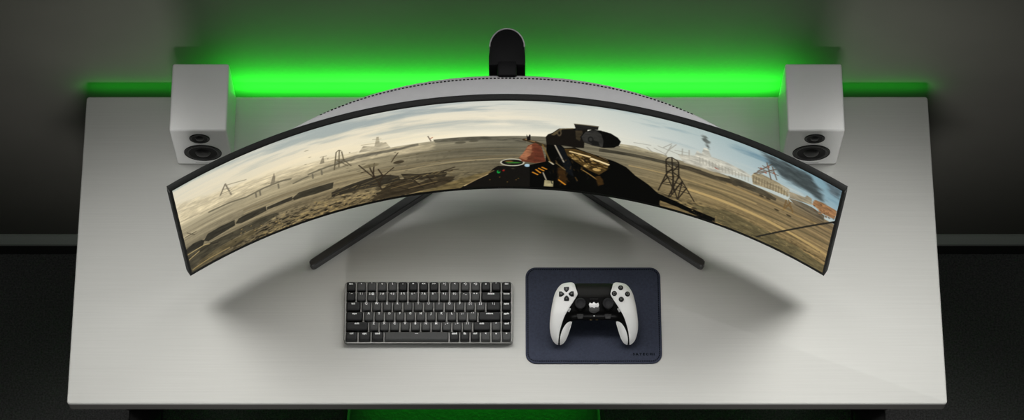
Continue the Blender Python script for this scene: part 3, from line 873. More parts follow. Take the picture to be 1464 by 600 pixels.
 ('e',(182,132,84),0.8,(2.7334002751069244,1.708744287562164),(1182,215)),
 ('e',(86,66,48),0.8,(1.1265099709716644,2.2080858489411512),(1182,247)),
 ('e',(182,132,84),0.8,(1.7648378355120886,2.4538625450315),(1187,250)),
 ('e',(104,72,46),0.8,(2.719860296688478,1.4879503713996254),(1183,228)),
 ('e',(86,66,48),0.8,(1.5430843939261927,1.2526414222696027),(1209,223)),
 ('e',(182,132,84),0.8,(1.3850977199571077,2.1147401860467543),(1186,220)),
 ('e',(104,72,46),0.8,(1.0208937160988742,1.8619535792274862),(1210,235)),
]

# ------------------------------------------------------------------ the picture shown on the screen
# shapes in millimetres from the lower left corner of the 1213 x 339 mm screen:
# (p)olygon / (l)ine / (e)llipse, sRGB colour, opacity, softness or line width or radii, points
def fbm(w, h, sx, sy, octv, rng):
    """value noise stretched by sx (columns per cell) and sy (rows per cell)"""
    out = np.zeros((h, w)); amp = 1.0; tot = 0.0
    for o in range(octv):
        cx = max(2.0, sx / 2 ** o); cy = max(1.5, sy / 2 ** o)
        gw, gh = int(w / cx) + 3, int(h / cy) + 3
        g = rng.random((gh, gw))
        x = np.arange(w) / cx; y = np.arange(h) / cy
        xi = x.astype(int); yi = y.astype(int)
        fx = x - xi; fy = y - yi
        fx = fx * fx * (3 - 2 * fx); fy = (fy * fy * (3 - 2 * fy))[:, None]
        a = g[yi][:, xi] * (1 - fx) + g[yi][:, xi + 1] * fx
        b = g[yi + 1][:, xi] * (1 - fx) + g[yi + 1][:, xi + 1] * fx
        out += amp * (a * (1 - fy) + b * fy); tot += amp; amp *= 0.55
    return out / tot


def seg_dist(X, Y, x0, y0, x1, y1):
    dx, dy = x1 - x0, y1 - y0
    t = np.clip(((X - x0) * dx + (Y - y0) * dy) / (dx * dx + dy * dy + 1e-9), 0, 1)
    return np.hypot(X - x0 - t * dx, Y - y0 - t * dy)


def paint_picture(nx, ny, WM=1213.0, HM=339.0):
    rng = np.random.default_rng(11)
    SX, SY = 2, 2
    w, h = nx * SX, ny * SY
    u = (np.arange(w) + .5) / w * WM
    v = (np.arange(h) + .5) / h * HM
    X, Y = np.meshgrid(u, v)
    k = w / WM; kv = h / HM

    def mix(a, b, t):
        return a + (b - a) * t[..., None]

    def c(*rgb):
        return np.array(rgb, float)

    def ramp(vals, stops):
        xs = [s[0] for s in stops]
        return np.stack([np.interp(vals, xs, [s[1][i] for s in stops]) for i in range(3)], -1)
    # sky
    hz = 203.0
    t = np.clip((Y - hz) / (HM - hz), 0, 1)
    low = ramp(X, [(0, (226, 214, 182)), (250, (246, 234, 204)), (560, (252, 244, 220)), (760, (240, 234, 214)), (900, (206, 208, 198)), (1213, (165, 184, 186))])
    mid = ramp(X, [(0, (222, 213, 188)), (300, (232, 222, 196)), (600, (232, 224, 202)), (850, (205, 210, 202)), (1213, (140, 168, 178))])
    top = ramp(X, [(0, (214, 210, 192)), (250, (214, 214, 202)), (560, (205, 208, 200)), (760, (200, 206, 198)), (950, (172, 188, 186)), (1213, (112, 148, 162))])
    sky = mix(mix(low, mid, np.clip(t * 2, 0, 1)), top, np.clip(t * 2 - 1, 0, 1))
    cl = fbm(w, h, 150 * k, 26 * kv, 5, rng)
    cl2 = fbm(w, h, 240 * k, 14 * kv, 4, rng)
    dark = np.clip((cl - .5) * 4.5, 0, 1) * np.clip(t * 1.8 - .15, 0, 1)
    sky = mix(sky, ramp(X, [(0, (172, 180, 172)), (600, (142, 156, 160)), (900, (130, 154, 162)), (1213, (84, 120, 140))]), dark * .85)
    lite = np.clip((cl2 - .52) * 4.5, 0, 1) * np.clip(1.15 - t, 0, 1)
    sky = mix(sky, ramp(X, [(0, (250, 232, 194)), (600, (255, 240, 208)), (1213, (200, 206, 200))]), lite * .6)
    # ground
    d = np.clip((hz - Y) / hz, 0, 1)
    far = ramp(X, [(0, (172, 160, 130)), (400, (140, 132, 108)), (600, (110, 106, 90)), (800, (116, 110, 91)), (1000, (130, 114, 82)), (1213, (120, 103, 76))])
    near = ramp(X, [(0, (84, 77, 60)), (300, (116, 100, 70)), (600, (86, 77, 56)), (900, (112, 97, 66)), (1213, (132, 111, 72))])
    gnd = mix(far, near, d)
    st = fbm(w, h, 170 * k, 7 * kv, 5, rng); st2 = fbm(w, h, 70 * k, 3.2 * kv, 3, rng)
    st3 = fbm(w, h, 5 * k, 3 * kv, 2, rng)
    gnd = gnd * (1 + (st - .5) * .75 + (st2 - .5) * .3 + (st3 - .5) * .35 * d)[..., None]
    cp = fbm(w, h, 9 * k, 4.5 * kv, 3, rng)
    rough = np.clip((78 - Y) / 45, 0, 1) * np.interp(X, [0, 60, 160, 480, 560, 800, 950, 1213], [.3, .4, 1.2, 1.0, .5, .5, .9, .5])
    gnd = gnd * (1 - np.clip((cp - .55) * 6, 0, .55) * rough * 1.0)[..., None]
    gnd = gnd + (np.clip((.42 - cp) * 5, 0, 1) * rough)[..., None] * c(40, 34, 18)
    edge = np.clip((hz + 3 * np.sin(X / 90) - Y) / 2.0 + .5, 0, 1)
    img = mix(sky, gnd, edge)
    haze = np.exp(-((Y - 216) / np.interp(X, [0, 300, 600, 1213], [38.0, 28.0, 24.0, 26.0])) ** 2) * np.interp(X, [0, 120, 500, 560, 820, 930, 1060, 1213], [.75, .65, .35, .1, .1, .45, .35, .05])
    img = mix(img, ramp(X, [(0, (222, 208, 172)), (500, (236, 224, 192)), (1213, (190, 196, 188))]), haze)
    # shapes
    for kind, colr, al, sf, q in PICTURE:
        px = np.array(q[0::2], float); py = np.array(q[1::2], float)
        pad = (sf if kind == 'p' else (sf if kind == 'l' else max(sf))) + 3
        x0, x1 = int(max(0, (px.min() - pad) * k)), int(min(w, (px.max() + pad) * k + 1))
        y0, y1 = int(max(0, (py.min() - pad) * kv)), int(min(h, (py.max() + pad) * kv + 1))
        if x1 <= x0 or y1 <= y0:
            continue
        A = X[y0:y1, x0:x1]; B = Y[y0:y1, x0:x1]
        if kind == 'e':
            m = np.clip((1 - np.hypot((A - px[0]) / sf[0], (B - py[0]) / sf[1])) * min(sf) / 1.2 + .5, 0, 1)
        elif kind == 'l':
            ds = np.full(A.shape, 1e9)
            for i in range(len(px) - 1):
                ds = np.minimum(ds, seg_dist(A, B, px[i], py[i], px[i + 1], py[i + 1]))
            m = np.clip((sf / 2 - ds) / 1.2 + .5, 0, 1)
        else:
            ins = np.zeros(A.shape, bool); ds = np.full(A.shape, 1e9)
            n = len(px)
            for i in range(n):
                j = (i + 1) % n
                ds = np.minimum(ds, seg_dist(A, B, px[i], py[i], px[j], py[j]))
                if py[i] != py[j]:
                    cr = ((py[i] > B) != (py[j] > B)) & (A < (px[j] - px[i]) * (B - py[i]) / (py[j] - py[i]) + px[i])
                    ins ^= cr
            sd = np.where(ins, ds, -ds)
            if sf >= 3:
                sd = sd + (fbm(A.shape[1], A.shape[0], 22 * k, 9 * kv, 3, rng) - .5) * sf * 2.0
            m = np.clip(sd / max(sf * (1.7 if sf >= 8 else 1.0), .8) + .5, 0, 1)
            m = m * m * (3 - 2 * m)
        tone = 1.0
        if kind == 'p' and sum(colr) > 60:
            tone = 1 + (fbm(A.shape[1], A.shape[0], 14 * k, 5 * kv, 3, rng)[..., None] - .5) * .7
        img[y0:y1, x0:x1] = img[y0:y1, x0:x1] + (np.array(colr, float) * tone - img[y0:y1, x0:x1]) * (m * al)[..., None]
    gr = rng.random((h, w)) - .5
    img = np.clip(img + gr[..., None] * 7, 0, 255) / 255
    img = img.reshape(ny, SY, nx, SX, 3).mean((1, 3))
    return np.where(img <= .04045, img / 12.92, ((img + .055) / 1.055) ** 2.4)


# ------------------------------------------------------------------ the room
def struct(name, bm, m):
    o = obj(name, bm, m, smooth=False)
    o['kind'] = 'structure'
    return o


bm = bmesh.new(); box(bm, -3.2, 3.2, -3.0, WALL_Y + 0.12, -0.1, 0.0)
struct('floor', bm, M['carpet'])
bm = bmesh.new(); box(bm, -3.2, 3.2, WALL_Y, WALL_Y + 0.12, 0.0, 2.6)
struct('wall_back', bm, M['wall'])
bm = bmesh.new()                                    # baseboard with a stepped, chamfered top
sec = [(WALL_Y, 0.0), (WALL_Y - 0.012, 0.0), (WALL_Y - 0.012, 0.054), (WALL_Y - 0.016, 0.056), (WALL_Y - 0.016, 0.064), (WALL_Y - 0.004, 0.079), (WALL_Y - 0.002, 0.083), (WALL_Y, 0.083)]
loft(bm, [[(x, y, z) for y, z in sec] for x in (-3.2, 3.2)])
o = struct('baseboard_back', bm, M['base'])
o.data.materials.append(M['base_shade'])
for p in o.data.polygons:
    if p.center.z < 0.0545 and abs(p.normal.x) < .5:
        p.material_index = 1  # shade of the lower face, put in as a darker colour

# ------------------------------------------------------------------ desk
T = 0.034
desk = thing('desk', 'wide light grey laminate standing desk with dark front edge, against the wall', 'desk', (0, DD / 2, 0))
bm = bmesh.new()
pts = rrect(1.6, DD, 0.006, 4, 0, DD / 2)
prism(bm, pts, H0 - 0.004, H0, 0.003, 3)
obj('desk_top', bm, M['desk'], desk)
bm = bmesh.new()
prism(bm, rrect(1.599, DD - 0.001, 0.006, 4, 0, DD / 2), H0 - T, H0 - 0.004, 0, 3, bottom_bev=0.004)
o = obj('edge_band', bm, M['edge'], desk); o['label'] = 'dark grey edge of the desk top'
for s in (-1, 1):
    bm = bmesh.new()
    box(bm, s * 0.765 - 0.035, s * 0.765 + 0.035, 0.02, 0.58, 0.0, 0.03, 0.006)
    box(bm, s * 0.765 - 0.04, s * 0.765 + 0.04, 0.27, 0.35, 0.03, 0.42, 0.004)
    box(bm, s * 0.765 - 0.033, s * 0.765 + 0.033, 0.277, 0.343, 0.42, H0 - T, 0.004)
    obj('desk_leg', bm, M['leg'], desk)
bm = bmesh.new(); box(bm, -0.73, 0.73, 0.29, 0.33, H0 - T - 0.045, H0 - T, 0.003)
obj('cross_bar', bm, M['leg'], desk)

# ------------------------------------------------------------------ chair under the desk
sx = -0.065
chair = thing('backless_chair', 'dark leather padded seat tucked under the front of the desk', 'chair', (sx, -0.03, 0))  # chair with its backrest left off, so it casts no shade on the desk
bm = bmesh.new()
SW, SD, SZ = 0.50, 0.47, 0.485


def seat_outline(off):
    out = []
    for x, y in rrect(SW - 2 * off, SD - 2 * off, 0.06, 6, sx, -0.03):
        f = 1 + 0.14 * (0.205 - y) / SD
        out.append((sx + (x - sx) * f, y))
    return out


lo = []
for off, z in ((0.03, SZ - 0.09), (0.004, SZ - 0.075), (0.0, SZ - 0.05), (0.002, SZ - 0.025), (0.012, SZ - 0.008), (0.03, SZ), (0.07, SZ + 0.004), (0.13, SZ - 0.002)):
    lo.append([(x, y, z) for x, y in seat_outline(off)])
loft(bm, lo)
cush = obj('seat', bm, M['seat'], chair, angle=60)
bm = bmesh.new()
path = seat_outline(0.0135)
loops = []
for i, (x, y) in enumerate(path):
    x0, y0 = path[i - 1]; x1, y1 = path[(i + 1) % len(path)]
    t = Vector((x1 - x0, y1 - y0, 0)).normalized(); nn = Vector((t.y, -t.x, 0))
    loops.append([Vector((x, y, SZ - 0.006)) + nn * 0.004 * math.cos(a) + Vector((0, 0, 0.004 * math.sin(a))) for a in (0, PI / 3, 2 * PI / 3, PI, 4 * PI / 3, 5 * PI / 3)])
loft(bm, loops + [loops[0]], False, False)
obj('piping', bm, M['piping'], chair, angle=60)
bm = bmesh.new()
lathe(bm, [(0.0, SZ - 0.088), (0.10, SZ - 0.09), (0.10, SZ - 0.105), (0.03, SZ - 0.11), (0.025, 0.1), (0.04, 0.08), (0.06, 0.06), (0.0, 0.05)], 24, Matrix.Translation((sx, -0.03, 0)))
obj('gas_lift', bm, M['leg'], chair)
for kk in range(5):
    a = 2 * PI * kk / 5 + PI / 2 + PI / 5
    R_ = Matrix.Translation((sx, -0.03, 0)) @ Matrix.Rotation(a, 4, 'Z')
    bm = bmesh.new()
    loft(bm, [[R_ @ Vector(p) for p in ((x, -w, z0), (x, w, z0), (x, w * .7, z1), (x, -w * .7, z1))] for x, w, z0, z1 in ((0.03, .025, .055, .095), (0.26, .016, .05, .068))])
    lathe(bm, [(0.0, -.012), (.024, -.012), (.026, -.008), (.026, .008), (.024, .012), (0.0, .012)], 18, R_ @ Matrix.Translation((0.25, 0, 0.026)) @ Matrix.Rotation(PI / 2, 4, 'X'))
    obj('leg', bm, M['leg'], chair)

# ------------------------------------------------------------------ monitor
RC, LH, HS, TILT, YC, ZC = 1.0266, 0.6066, 0.3388, 0.0392, 0.3917, 0.0918 + H0


def F(s, v, d):
    """s arc metres from the middle, v metres up from the screen's lower edge, d metres behind the screen"""
    th = s / RC
    x = (RC + d) * math.sin(th); y = (RC + d) * math.cos(th) - RC
    return Vector((x, YC + y * math.cos(TILT) + v * math.sin(TILT), ZC + v * math.cos(TILT) - y * math.sin(TILT)))


mon = thing('curved_monitor', 'ultrawide curved monitor showing a desert battlefield, on a black stand with splayed legs', 'monitor', (0, 0.49, H0))
NS = 72
SE = LH + 0.0045
bm = bmesh.new()
sec = [(-.0095, -.0006), (-.0105, .0010), (-.0105, .0105), (-.0095, .0115), (HS + .002, .0115), (HS + .003, .0105), (HS + .003, .0008), (HS + .0022, -.0006)]
loft(bm, [[F(-SE + 2 * SE * i / NS, v, d) for v, d in sec] for i in range(NS + 1)])
obj('bezel', bm, M['black'], mon, angle=30)
for s in (-1, 1):                                    # the ribbed end caps of the frame
    bm = bmesh.new()
    sec2 = [(-.002, .001), (-.002, .0108), (HS - .004, .0108), (HS - .004, .001)]
    loft(bm, [[F(s * (SE + e), v, d) for v, d in sec2] for e in (0.0, .0006)])
    for j in range(3):
        loft(bm, [[F(s * (SE + e), v, d) for v, d in ((0, .002 + j * .003), (0, .0036 + j * .003), (HS - .006, .0036 + j * .003), (HS - .006, .002 + j * .003))] for e in (0.0006, .0014)])
    o = obj('side_trim', bm, M['side'], mon, angle=30); o['label'] = 'ribbed dark grey end of the monitor frame'
# screen: a fine grid carrying the picture
NX, NY = 1100, 210
pic = paint_picture(NX, NY)
ss = (np.arange(NX) / (NX - 1) - .5) * 2 * LH
vv = np.arange(NY) / (NY - 1) * HS
TH = ss / RC
xs = RC * np.sin(TH); ys = RC * np.cos(TH) - RC - .0009
co = np.empty((NY, NX, 3))
co[..., 0] = xs[None]
co[..., 1] = YC + ys[None] * math.cos(TILT) + vv[:, None] * math.sin(TILT)
co[..., 2] = ZC + vv[:, None] * math.cos(TILT) - ys[None] * math.sin(TILT)
me = bpy.data.meshes.new('screen')
idx = np.arange(NX * NY).reshape(NY, NX)
quads = np.stack([idx[:-1, :-1], idx[:-1, 1:], idx[1:, 1:], idx[1:, :-1]], -1).reshape(-1, 4)
me.vertices.add(NX * NY); me.vertices.foreach_set('co', co.reshape(-1))
me.loops.add(quads.size); me.loops.foreach_set('vertex_index', quads.reshape(-1).astype(np.int32))
me.polygons.add(len(quads)); me.polygons.foreach_set('loop_start', np.arange(0, quads.size, 4, dtype=np.int32))
me.update(calc_edges=True)
ca = me.color_attributes.new('picture', 'FLOAT_COLOR', 'POINT')
ca.data.foreach_set('color', np.concatenate([pic.reshape(-1, 3), np.ones((NX * NY, 1))], 1).reshape(-1).astype(np.float32))
ms = bpy.data.materials.new('lit_screen'); ms.use_nodes = True
N = ms.node_tree.nodes; b = N['Principled BSDF']
at = N.new('ShaderNodeVertexColor'); at.layer_name = 'picture'
b.inputs['Base Color'].default_value = (0.003, 0.003, 0.003, 1); b.inputs['Roughness'].default_value = 0.5
b.inputs['Specular IOR Level'].default_value = 0.02
ms.node_tree.links.new(at.outputs['Color'], b.inputs['Emission Color']); b.inputs['Emission Strength'].default_value = 1.0
link('screen', me, ms, mon, smooth=True)['label'] = 'lit screen with a scoped rifle over a desert battlefield'
# maker's name on the lower lip, barely lighter than the bezel
me = text_mesh('SAMSUNG', 0.0052, spacing=1.25)
fr = Matrix.Translation(F(-0.003, -.0042, -.0009)) @ Matrix.Rotation(PI / 2 - TILT, 4, 'X')
me.transform(fr)
link('lettering', me, M['letter'], mon)


# back shell
def ext(x):
    return 0.0435 * max(0.0, 1 - (abs(x) / 0.378) ** 2.6)


PROF = [(HS + .0015, .0), (HS + .0005, .35), (HS - .0015, .70), (HS - .004, .86), (HS - .008, .95), (HS - .016, 1.0), (.22, 1.0), (.12, .95), (.05, .7), (.02, .35), (.006, 0.0)]
bm = bmesh.new()
XS = [0.374 * (2 * i / 60 - 1) for i in range(61)]
loft(bm, [[F(math.asin(x / RC) * RC, v, .0112 + f * ext(x)) for v, f in PROF] for x in XS])
shell = obj('back_shell', bm, M['shell'], mon, angle=50); shell['label'] = 'satin grey back shell'
bm = bmesh.new()
x = -0.315
while x < 0.3151:                                    # row of slots along the back edge of the shell's top
    s0 = math.asin(x / RC) * RC
    e = ext(x)
    hw = 0.0019; dw = 0.0011 if e > .02 else 0.0007
    d0 = .0112 + .76 * e; vt = HS - .0019
    loft(bm, [[F(s0 + a, vt - (.0009 if bb > 0 else 0) + zz, d0 + bb) for a, bb in ((-hw, -dw), (hw, -dw), (hw, dw), (-hw, dw))] for zz in (-.0008, .0012)])
    x += 0.0064
obj('vent_slots', bm, M['hole'], mon, smooth=False)


# stand: column with a rounded back, hub, two long legs
def column_outline(off, y0=0.472, y1=0.544, hw=0.031):
    pts = []
    for i in range(25):
        a = PI * i / 24
        pts.append(((hw - off) * math.cos(a) * (1.0), (y1 - 0.036) + (0.036 - off) * math.sin(a)))
    pts += [(-(hw + .002 - off), y0 + .018), (-(hw + .002 - off), y0 + off), ((hw + .002 - off), y0 + off), ((hw + .002 - off), y0 + .018)]
    return pts


bm = bmesh.new()
prism(bm, column_outline(0.0012), H0 + 0.012, H0 + 0.431, 0.001, 2)
obj('column', bm, M['stand'], mon)
bm = bmesh.new()
A = [bm.verts.new((x, y, H0 + 0.4315)) for x, y in column_outline(0.0018)[:25]]
B = [bm.verts.new((x, y, H0 + 0.4315)) for x, y in column_outline(-0.0004)[:25]]
C_ = [bm.verts.new((x, y, H0 + 0.400)) for x, y in column_outline(-0.0004)[:25]]
D_ = [bm.verts.new((x, y, H0 + 0.400)) for x, y in column_outline(0.0018)[:25]]
for i in range(24):
    for p, q in ((A, B), (B, C_), (C_, D_), (D_, A)):
        bm.faces.new((p[i], p[i + 1], q[i + 1], q[i]))
bm.faces.new((A[0], B[0], C_[0], D_[0])); bm.faces.new((A[24], B[24], C_[24], D_[24]))
o = obj('rim', bm, M['rim'], mon); o['label'] = 'thin grey painted highlight around the top of the stand'  # highlight on the column's bevel, put in as a grey strip
bm = bmesh.new()
box(bm, -.017, .017, .452, .480, H0 + .30, H0 + .4335, .004)
box(bm, -.045, .045, .448, .474, H0 + .20, H0 + .33, .004)
obj('mount', bm, M['stand'], mon)
bm = bmesh.new()
prism(bm, rrect(0.13, 0.12, 0.03, 6, 0, 0.505), H0, H0 + 0.016, 0.004, 3)
obj('base_hub', bm, M['stand'], mon)
for s in (-1, 1):
    bm = bmesh.new()
    a = Vector((s * 0.05, 0.492, 0)); bpt = Vector((s * 0.3635, 0.2665, 0))
    t = (bpt - a).normalized(); nn = Vector((-t.y, t.x, 0))
    loops = []
    Ln_ = (bpt - a).length
    for f, w in ((0, .0085), (.05, .0085), (.5, .0078), (1 - .006 / Ln_, .0072), (1 - .0015 / Ln_, .0058), (1, .003)):
        c = a + t * Ln_ * f
        hgt = .0205 if f < .99 else .019
        loops.append([c + nn * ww + Vector((0, 0, H0 + z)) for ww, z in ((-w, 0), (w, 0), (w, hgt - .002), (w - .0016, hgt), (-w + .0016, hgt), (-w, hgt - .002))])
    loft(bm, loops)
    obj('leg', bm, M['legs'], mon, angle=25)

# ------------------------------------------------------------------ speakers
SWD, SDP, SHT = 0.1055, 0.137, 0.152


def make_speaker(x0, label, inner):
    """x0 = left side of the cabinet"""
    yf = 0.476
    cx = x0 + SWD / 2
    t = thing('bookshelf_speaker', label, 'speaker', (cx, yf + SDP / 2, H0), group='pair of white desk speakers')
    bm = bmesh.new(); box(bm, x0, x0 + SWD, yf, yf + SDP, H0 + .002, H0 + SHT, .0042, 4)
    obj('cabinet', bm, M['speaker'], t, angle=40)
    for fx in (x0 + .012, x0 + SWD - .012):
        for fy in (yf + .012, yf + SDP - .012):
            bm = bmesh.new()
            lathe(bm, [(.006, 0), (.006, .003)], 14, Matrix.Translation((fx, fy, H0)), True, True)
            obj('rubber_foot', bm, M['rubber'], t)

    def driver(name, z, r, deep):
        R_ = Matrix.Translation((cx, yf, H0 + z)) @ Matrix.Rotation(PI / 2, 4, 'X')   # local z points out of the front
        bm = bmesh.new()
        lathe(bm, [(r * 1.02, -.0005), (r * 1.02, .0008), (r * .985, .0016), (r * .95, .001), (r * .93, .0002)], 48, R_)
        sur = obj(name, bm, M['rubber'], t, angle=60)
        bm = bmesh.new()
        lathe(bm, [(r * .94, .0004), (r * .88, .0014), (r * .82, .0016), (r * .77, .0006), (r * .76, .0003)], 48, R_)
        o1 = obj('surround', bm, M['rubber'], sur, angle=60)
        bm = bmesh.new()
        lathe(bm, [(r * .77, .0004), (r * .60, .00035), (r * .46, .00025), (r * .3, .0002), (r * .01, .0002)], 48, R_)
        obj('cone', bm, M['cone'], sur, angle=60)
        bm = bmesh.new()
        lathe(bm, [(r * .42, .0002), (r * .36, deep * .55), (r * .25, deep * .85), (r * .12, deep), (r * .005, deep * 1.03)], 32, R_)
        obj('dust_cap', bm, M['dust'], sur, angle=60)
    driver('tweeter', .1180, .0187, .004)
    driver('woofer', .0545, .0345, .006)
    bm = bmesh.new(); box(bm, cx - .018, cx + .018, yf - .0004, yf + .004, H0 + .0085, H0 + .0105)
    obj('port_slot', bm, M['lightgrey'], t, smooth=False)
    return t


make_speaker(-.620, 'white two-driver bookshelf speaker standing behind the left end of the monitor', 1)
make_speaker(.620 - SWD, 'white two-driver bookshelf speaker standing behind the right end of the monitor', -1)

# ------------------------------------------------------------------ keyboard
KX, KW, KD = -0.1440, 0.3095, 0.1170
KTILT = math.radians(4.2)
kb = thing('mechanical_keyboard', 'compact black and grey mechanical keyboard in a metal case, left of the navy mat', 'keyboard', (KX, 0.1135, H0))
KM = Matrix.Translation((KX, 0.1135, H0 + 0.0115)) @ Matrix.Rotation(KTILT, 4, 'X')   # top plate frame, y from the front edge
bm = bmesh.new()
low = [(x + KX, y + 0.1135, H0) for x, y in rrect(KW - .002, KD - .002, .006, 5, 0, KD / 2)]
lowb = [(x + KX, y + 0.1135, H0 + .0015) for x, y in rrect(KW, KD, .007, 5, 0, KD / 2)]
rimz = [KM @ Vector((x, y, .0006)) for x, y in rrect(KW, KD, .007, 5, 0, KD / 2)]
rim2 = [KM @ Vector((x, y, .0014)) for x, y in rrect(KW - .0018, KD - .0018, .006, 5, 0, KD / 2)]
rim3 = [KM @ Vector((x, y, .0014)) for x, y in rrect(KW - .0034, KD - .0034, .0055, 5, 0, KD / 2)]
rim4 = [KM @ Vector((x, y, -.0004)) for x, y in rrect(KW - .0036, KD - .0036, .0055, 5, 0, KD / 2)]
loft(bm, [low, lowb, rimz, rim2, rim3, rim4])
case = obj('case', bm, M['case'], kb, angle=30); case['label'] = 'grey metal case'
bm = bmesh.new()
prism(bm, rrect(KW - .004, KD - .004, .005, 4, 0, KD / 2), -.0006, -.0001)
bm.transform(KM)
obj('key_plate', bm, M['plate'], kb, smooth=False)
U = 0.01905
rows = [
    [(1, 'esc', 1)] + [(1, c, 0) for c in ('•', '*', 'v', '\\')] + [(1, c, 1) for c in ('-', '=', '<<', '>>')] + [(1, c, 0) for c in ('>|', '<', '<)', '<))')] + [(1, 'o', 1), (1, '*', 1), (1, 'del', 1)],
    [(1, '` ~', 1)] + [(1, c, 0) for c in ('1 !', '2 @', '3 #', '4 $', '5 %', '6 ^', '7 &', '8 *', '9 (', '0 )', '- _', '= +')] + [(2, 'delete', 1), (1, 'home', 1)],
    [(1.5, 'tab', 1)] + [(1, c, 0) for c in 'QWERTYUIOP'] + [(1, '[ {', 0), (1, '] }', 0), (1.5, '\\ |', 1), (1, 'pgup', 1)],
    [(1.75, 'caps', 1)] + [(1, c, 0) for c in 'ASDFGHJKL'] + [(1, '; :', 0), (1, "' \"", 0), (2.25, 'return', 1), (1, 'pgdn', 1)],
    [(2.25, 'shift', 1)] + [(1, c, 0) for c in 'ZXCVBNM'] + [(1, ', <', 0), (1, '. >', 0), (1, '/ ?', 0), (1.75, 'shift', 1), (1, '^', 0), (1, 'end', 1)],
    [(1.25, 'ctrl', 1), (1.25, 'opt', 1), (1.25, 'cmd', 1), (6.25, '—', 2), (1, 'cmd', 1), (1, 'fn', 1), (1, 'ctrl', 1), (1, '<', 0), (1, 'v', 0), (1, '>', 0)],
]
cache = {}


def keycap_mesh(wu, tone):
    if (wu, tone) in cache:
        return cache[(wu, tone)]
    w = wu * U - 0.0024; d = U - 0.0014
    bm = bmesh.new()
    lo = []
    for ins, z, r, sh in ((0.0, 0.0, .0018, 0), (.0002, .0040, .0020, 0), (.0008, .0068, .0024, .0003), (.0012, .0077, .0026, .0004), (.0018, .0082, .0027, .0004), (.0028, .0084, .0024, .0004), (.0055, .0082, .0020, .0004)):
        lo.append([(x, y, z) for x, y in rrect(w - 2 * ins, d - 2 * ins, r, 4, 0, sh)])
    loft(bm, lo)
    me = from_bm(bm, 'keycap')
    me.materials.append(M['keydark'] if tone == 1 else M['key'])
    for p in me.polygons:
        p.use_smooth = True
    me.set_sharp_from_angle(angle=math.radians(50))
    cache[(wu, tone)] = me
    return me


tcache = {}
inv = world(kb).inverted()
for r, row in enumerate(rows):
    x = -8 * U
    yy = .0015 + (5.5 - r) * U + (KD - .003 - 6 * U) / 2
    for wu, leg, tone in row:
        k = bpy.data.objects.new('key', keycap_mesh(wu, tone)); COL.objects.link(k)
        k.parent = kb
        k.matrix_local = inv @ KM @ Matrix.Translation((x + wu * U / 2, yy, 0.0003))
        size = .0056 if len(leg) <= 2 else (.0050 if len(leg) == 3 else .0045)
        if (leg, size) not in tcache:
            tm = text_mesh(leg, size, spacing=1.08, bold=.00022)
            tm.materials.append(M['legend'])
            tcache[(leg, size)] = tm
        l = bpy.data.objects.new('legend', tcache[(leg, size)]); COL.objects.link(l)
        l.parent = k
        l.location = (0, .0050, .00855)
        x += wu * U

# ------------------------------------------------------------------ desk mat
mx, my, mw, md = 0.1587, 0.1719, 0.2494, 0.1890
mat_root = thing('desk_mat', 'navy leather mat with stitched border lying on the desk under the controller', 'mat', (mx, my, H0))
bm = bmesh.new(); prism(bm, rrect(mw, md, .019, 8, mx, my), H0, H0 + .003, .001, 3)
obj('leather_sheet', bm, M['leather'], mat_root)
bm = bmesh.new()
ring = rrect(mw - .0085, md - .0085, .0152, 16, mx, my)
seg = []
for i in range(len(ring)):
    a = np.array(ring[i]); b2 = np.array(ring[(i + 1) % len(ring)])
    seg.append((a, b2, float(np.linalg.norm(b2 - a))))
tot = sum(s_[2] for s_ in seg); pitch = tot / round(tot / .0040)


def along(dist):
    dist %= tot
    for a, b2, l_ in seg:
        if dist <= l_:
            return a + (b2 - a) * (dist / max(l_, 1e-9)), (b2 - a) / max(l_, 1e-9)
        dist -= l_
    return seg[-1][1], (seg[-1][1] - seg[-1][0]) / max(seg[-1][2], 1e-9)


for i in range(round(tot / pitch)):
    c, t = along((i + .5) * pitch)
    n2 = np.array((-t[1], t[0]))
    hl, hw = .0015, .0009
    loft(bm, [[(*(c + t * a * hl * q + n2 * b2 * hw * q), H0 + z) for a, b2 in ((-1, -1), (1, -1), (1, 1), (-1, 1))] for z, q in ((.0028, 1), (.0033, 1), (.0036, .6))])
obj('stitching', bm, M['thread'], mat_root, smooth=False)
me = text_mesh('SATECHI', .0062, spacing=1.55, bold=.0003)
xsz = [v.co.x for v in me.vertices]; wd = max(xsz) - min(xsz)
me.transform(Matrix.Translation((0.2497, 0.0949, H0 + .0032)) @ Matrix.Scale(.0395 / wd, 4, (1, 0, 0)) @ Matrix.Translation((-(max(xsz) + min(xsz)) / 2, 0, 0)))
link('lettering', me, M['emboss'], mat_root)

# ------------------------------------------------------------------ game controller
CT = math.radians(12)
KS = 1 / (5 * 778.0)


def zmid(X, Y):
    X = np.asarray(X, float); Y = np.asarray(Y, float)
    t = np.clip(-(Y - .006) / .066, 0, 1.2)
    return -.030 * t ** 1.5 - .006 * np.clip((Y - .036) / .024, 0, 1) ** 2 - .003 * np.clip(np.abs(X) / .08, 0, 1) ** 2


def tr(pts, mirror=False):
    """outline sketched in fifths of a picture pixel on the controller's face -> metres on its face plane"""
    out = []
    for zx, zy in pts:
        X = (zx - 397.5) * KS; Y = (300 - zy) * KS / .98
        if mirror:
            X = -X
        Yn = Y
        for _ in range(4):
            Yn = Y - float(zmid(X, Yn)) * .2
        out.append((X, Yn))
    return out[::-1] if mirror else out


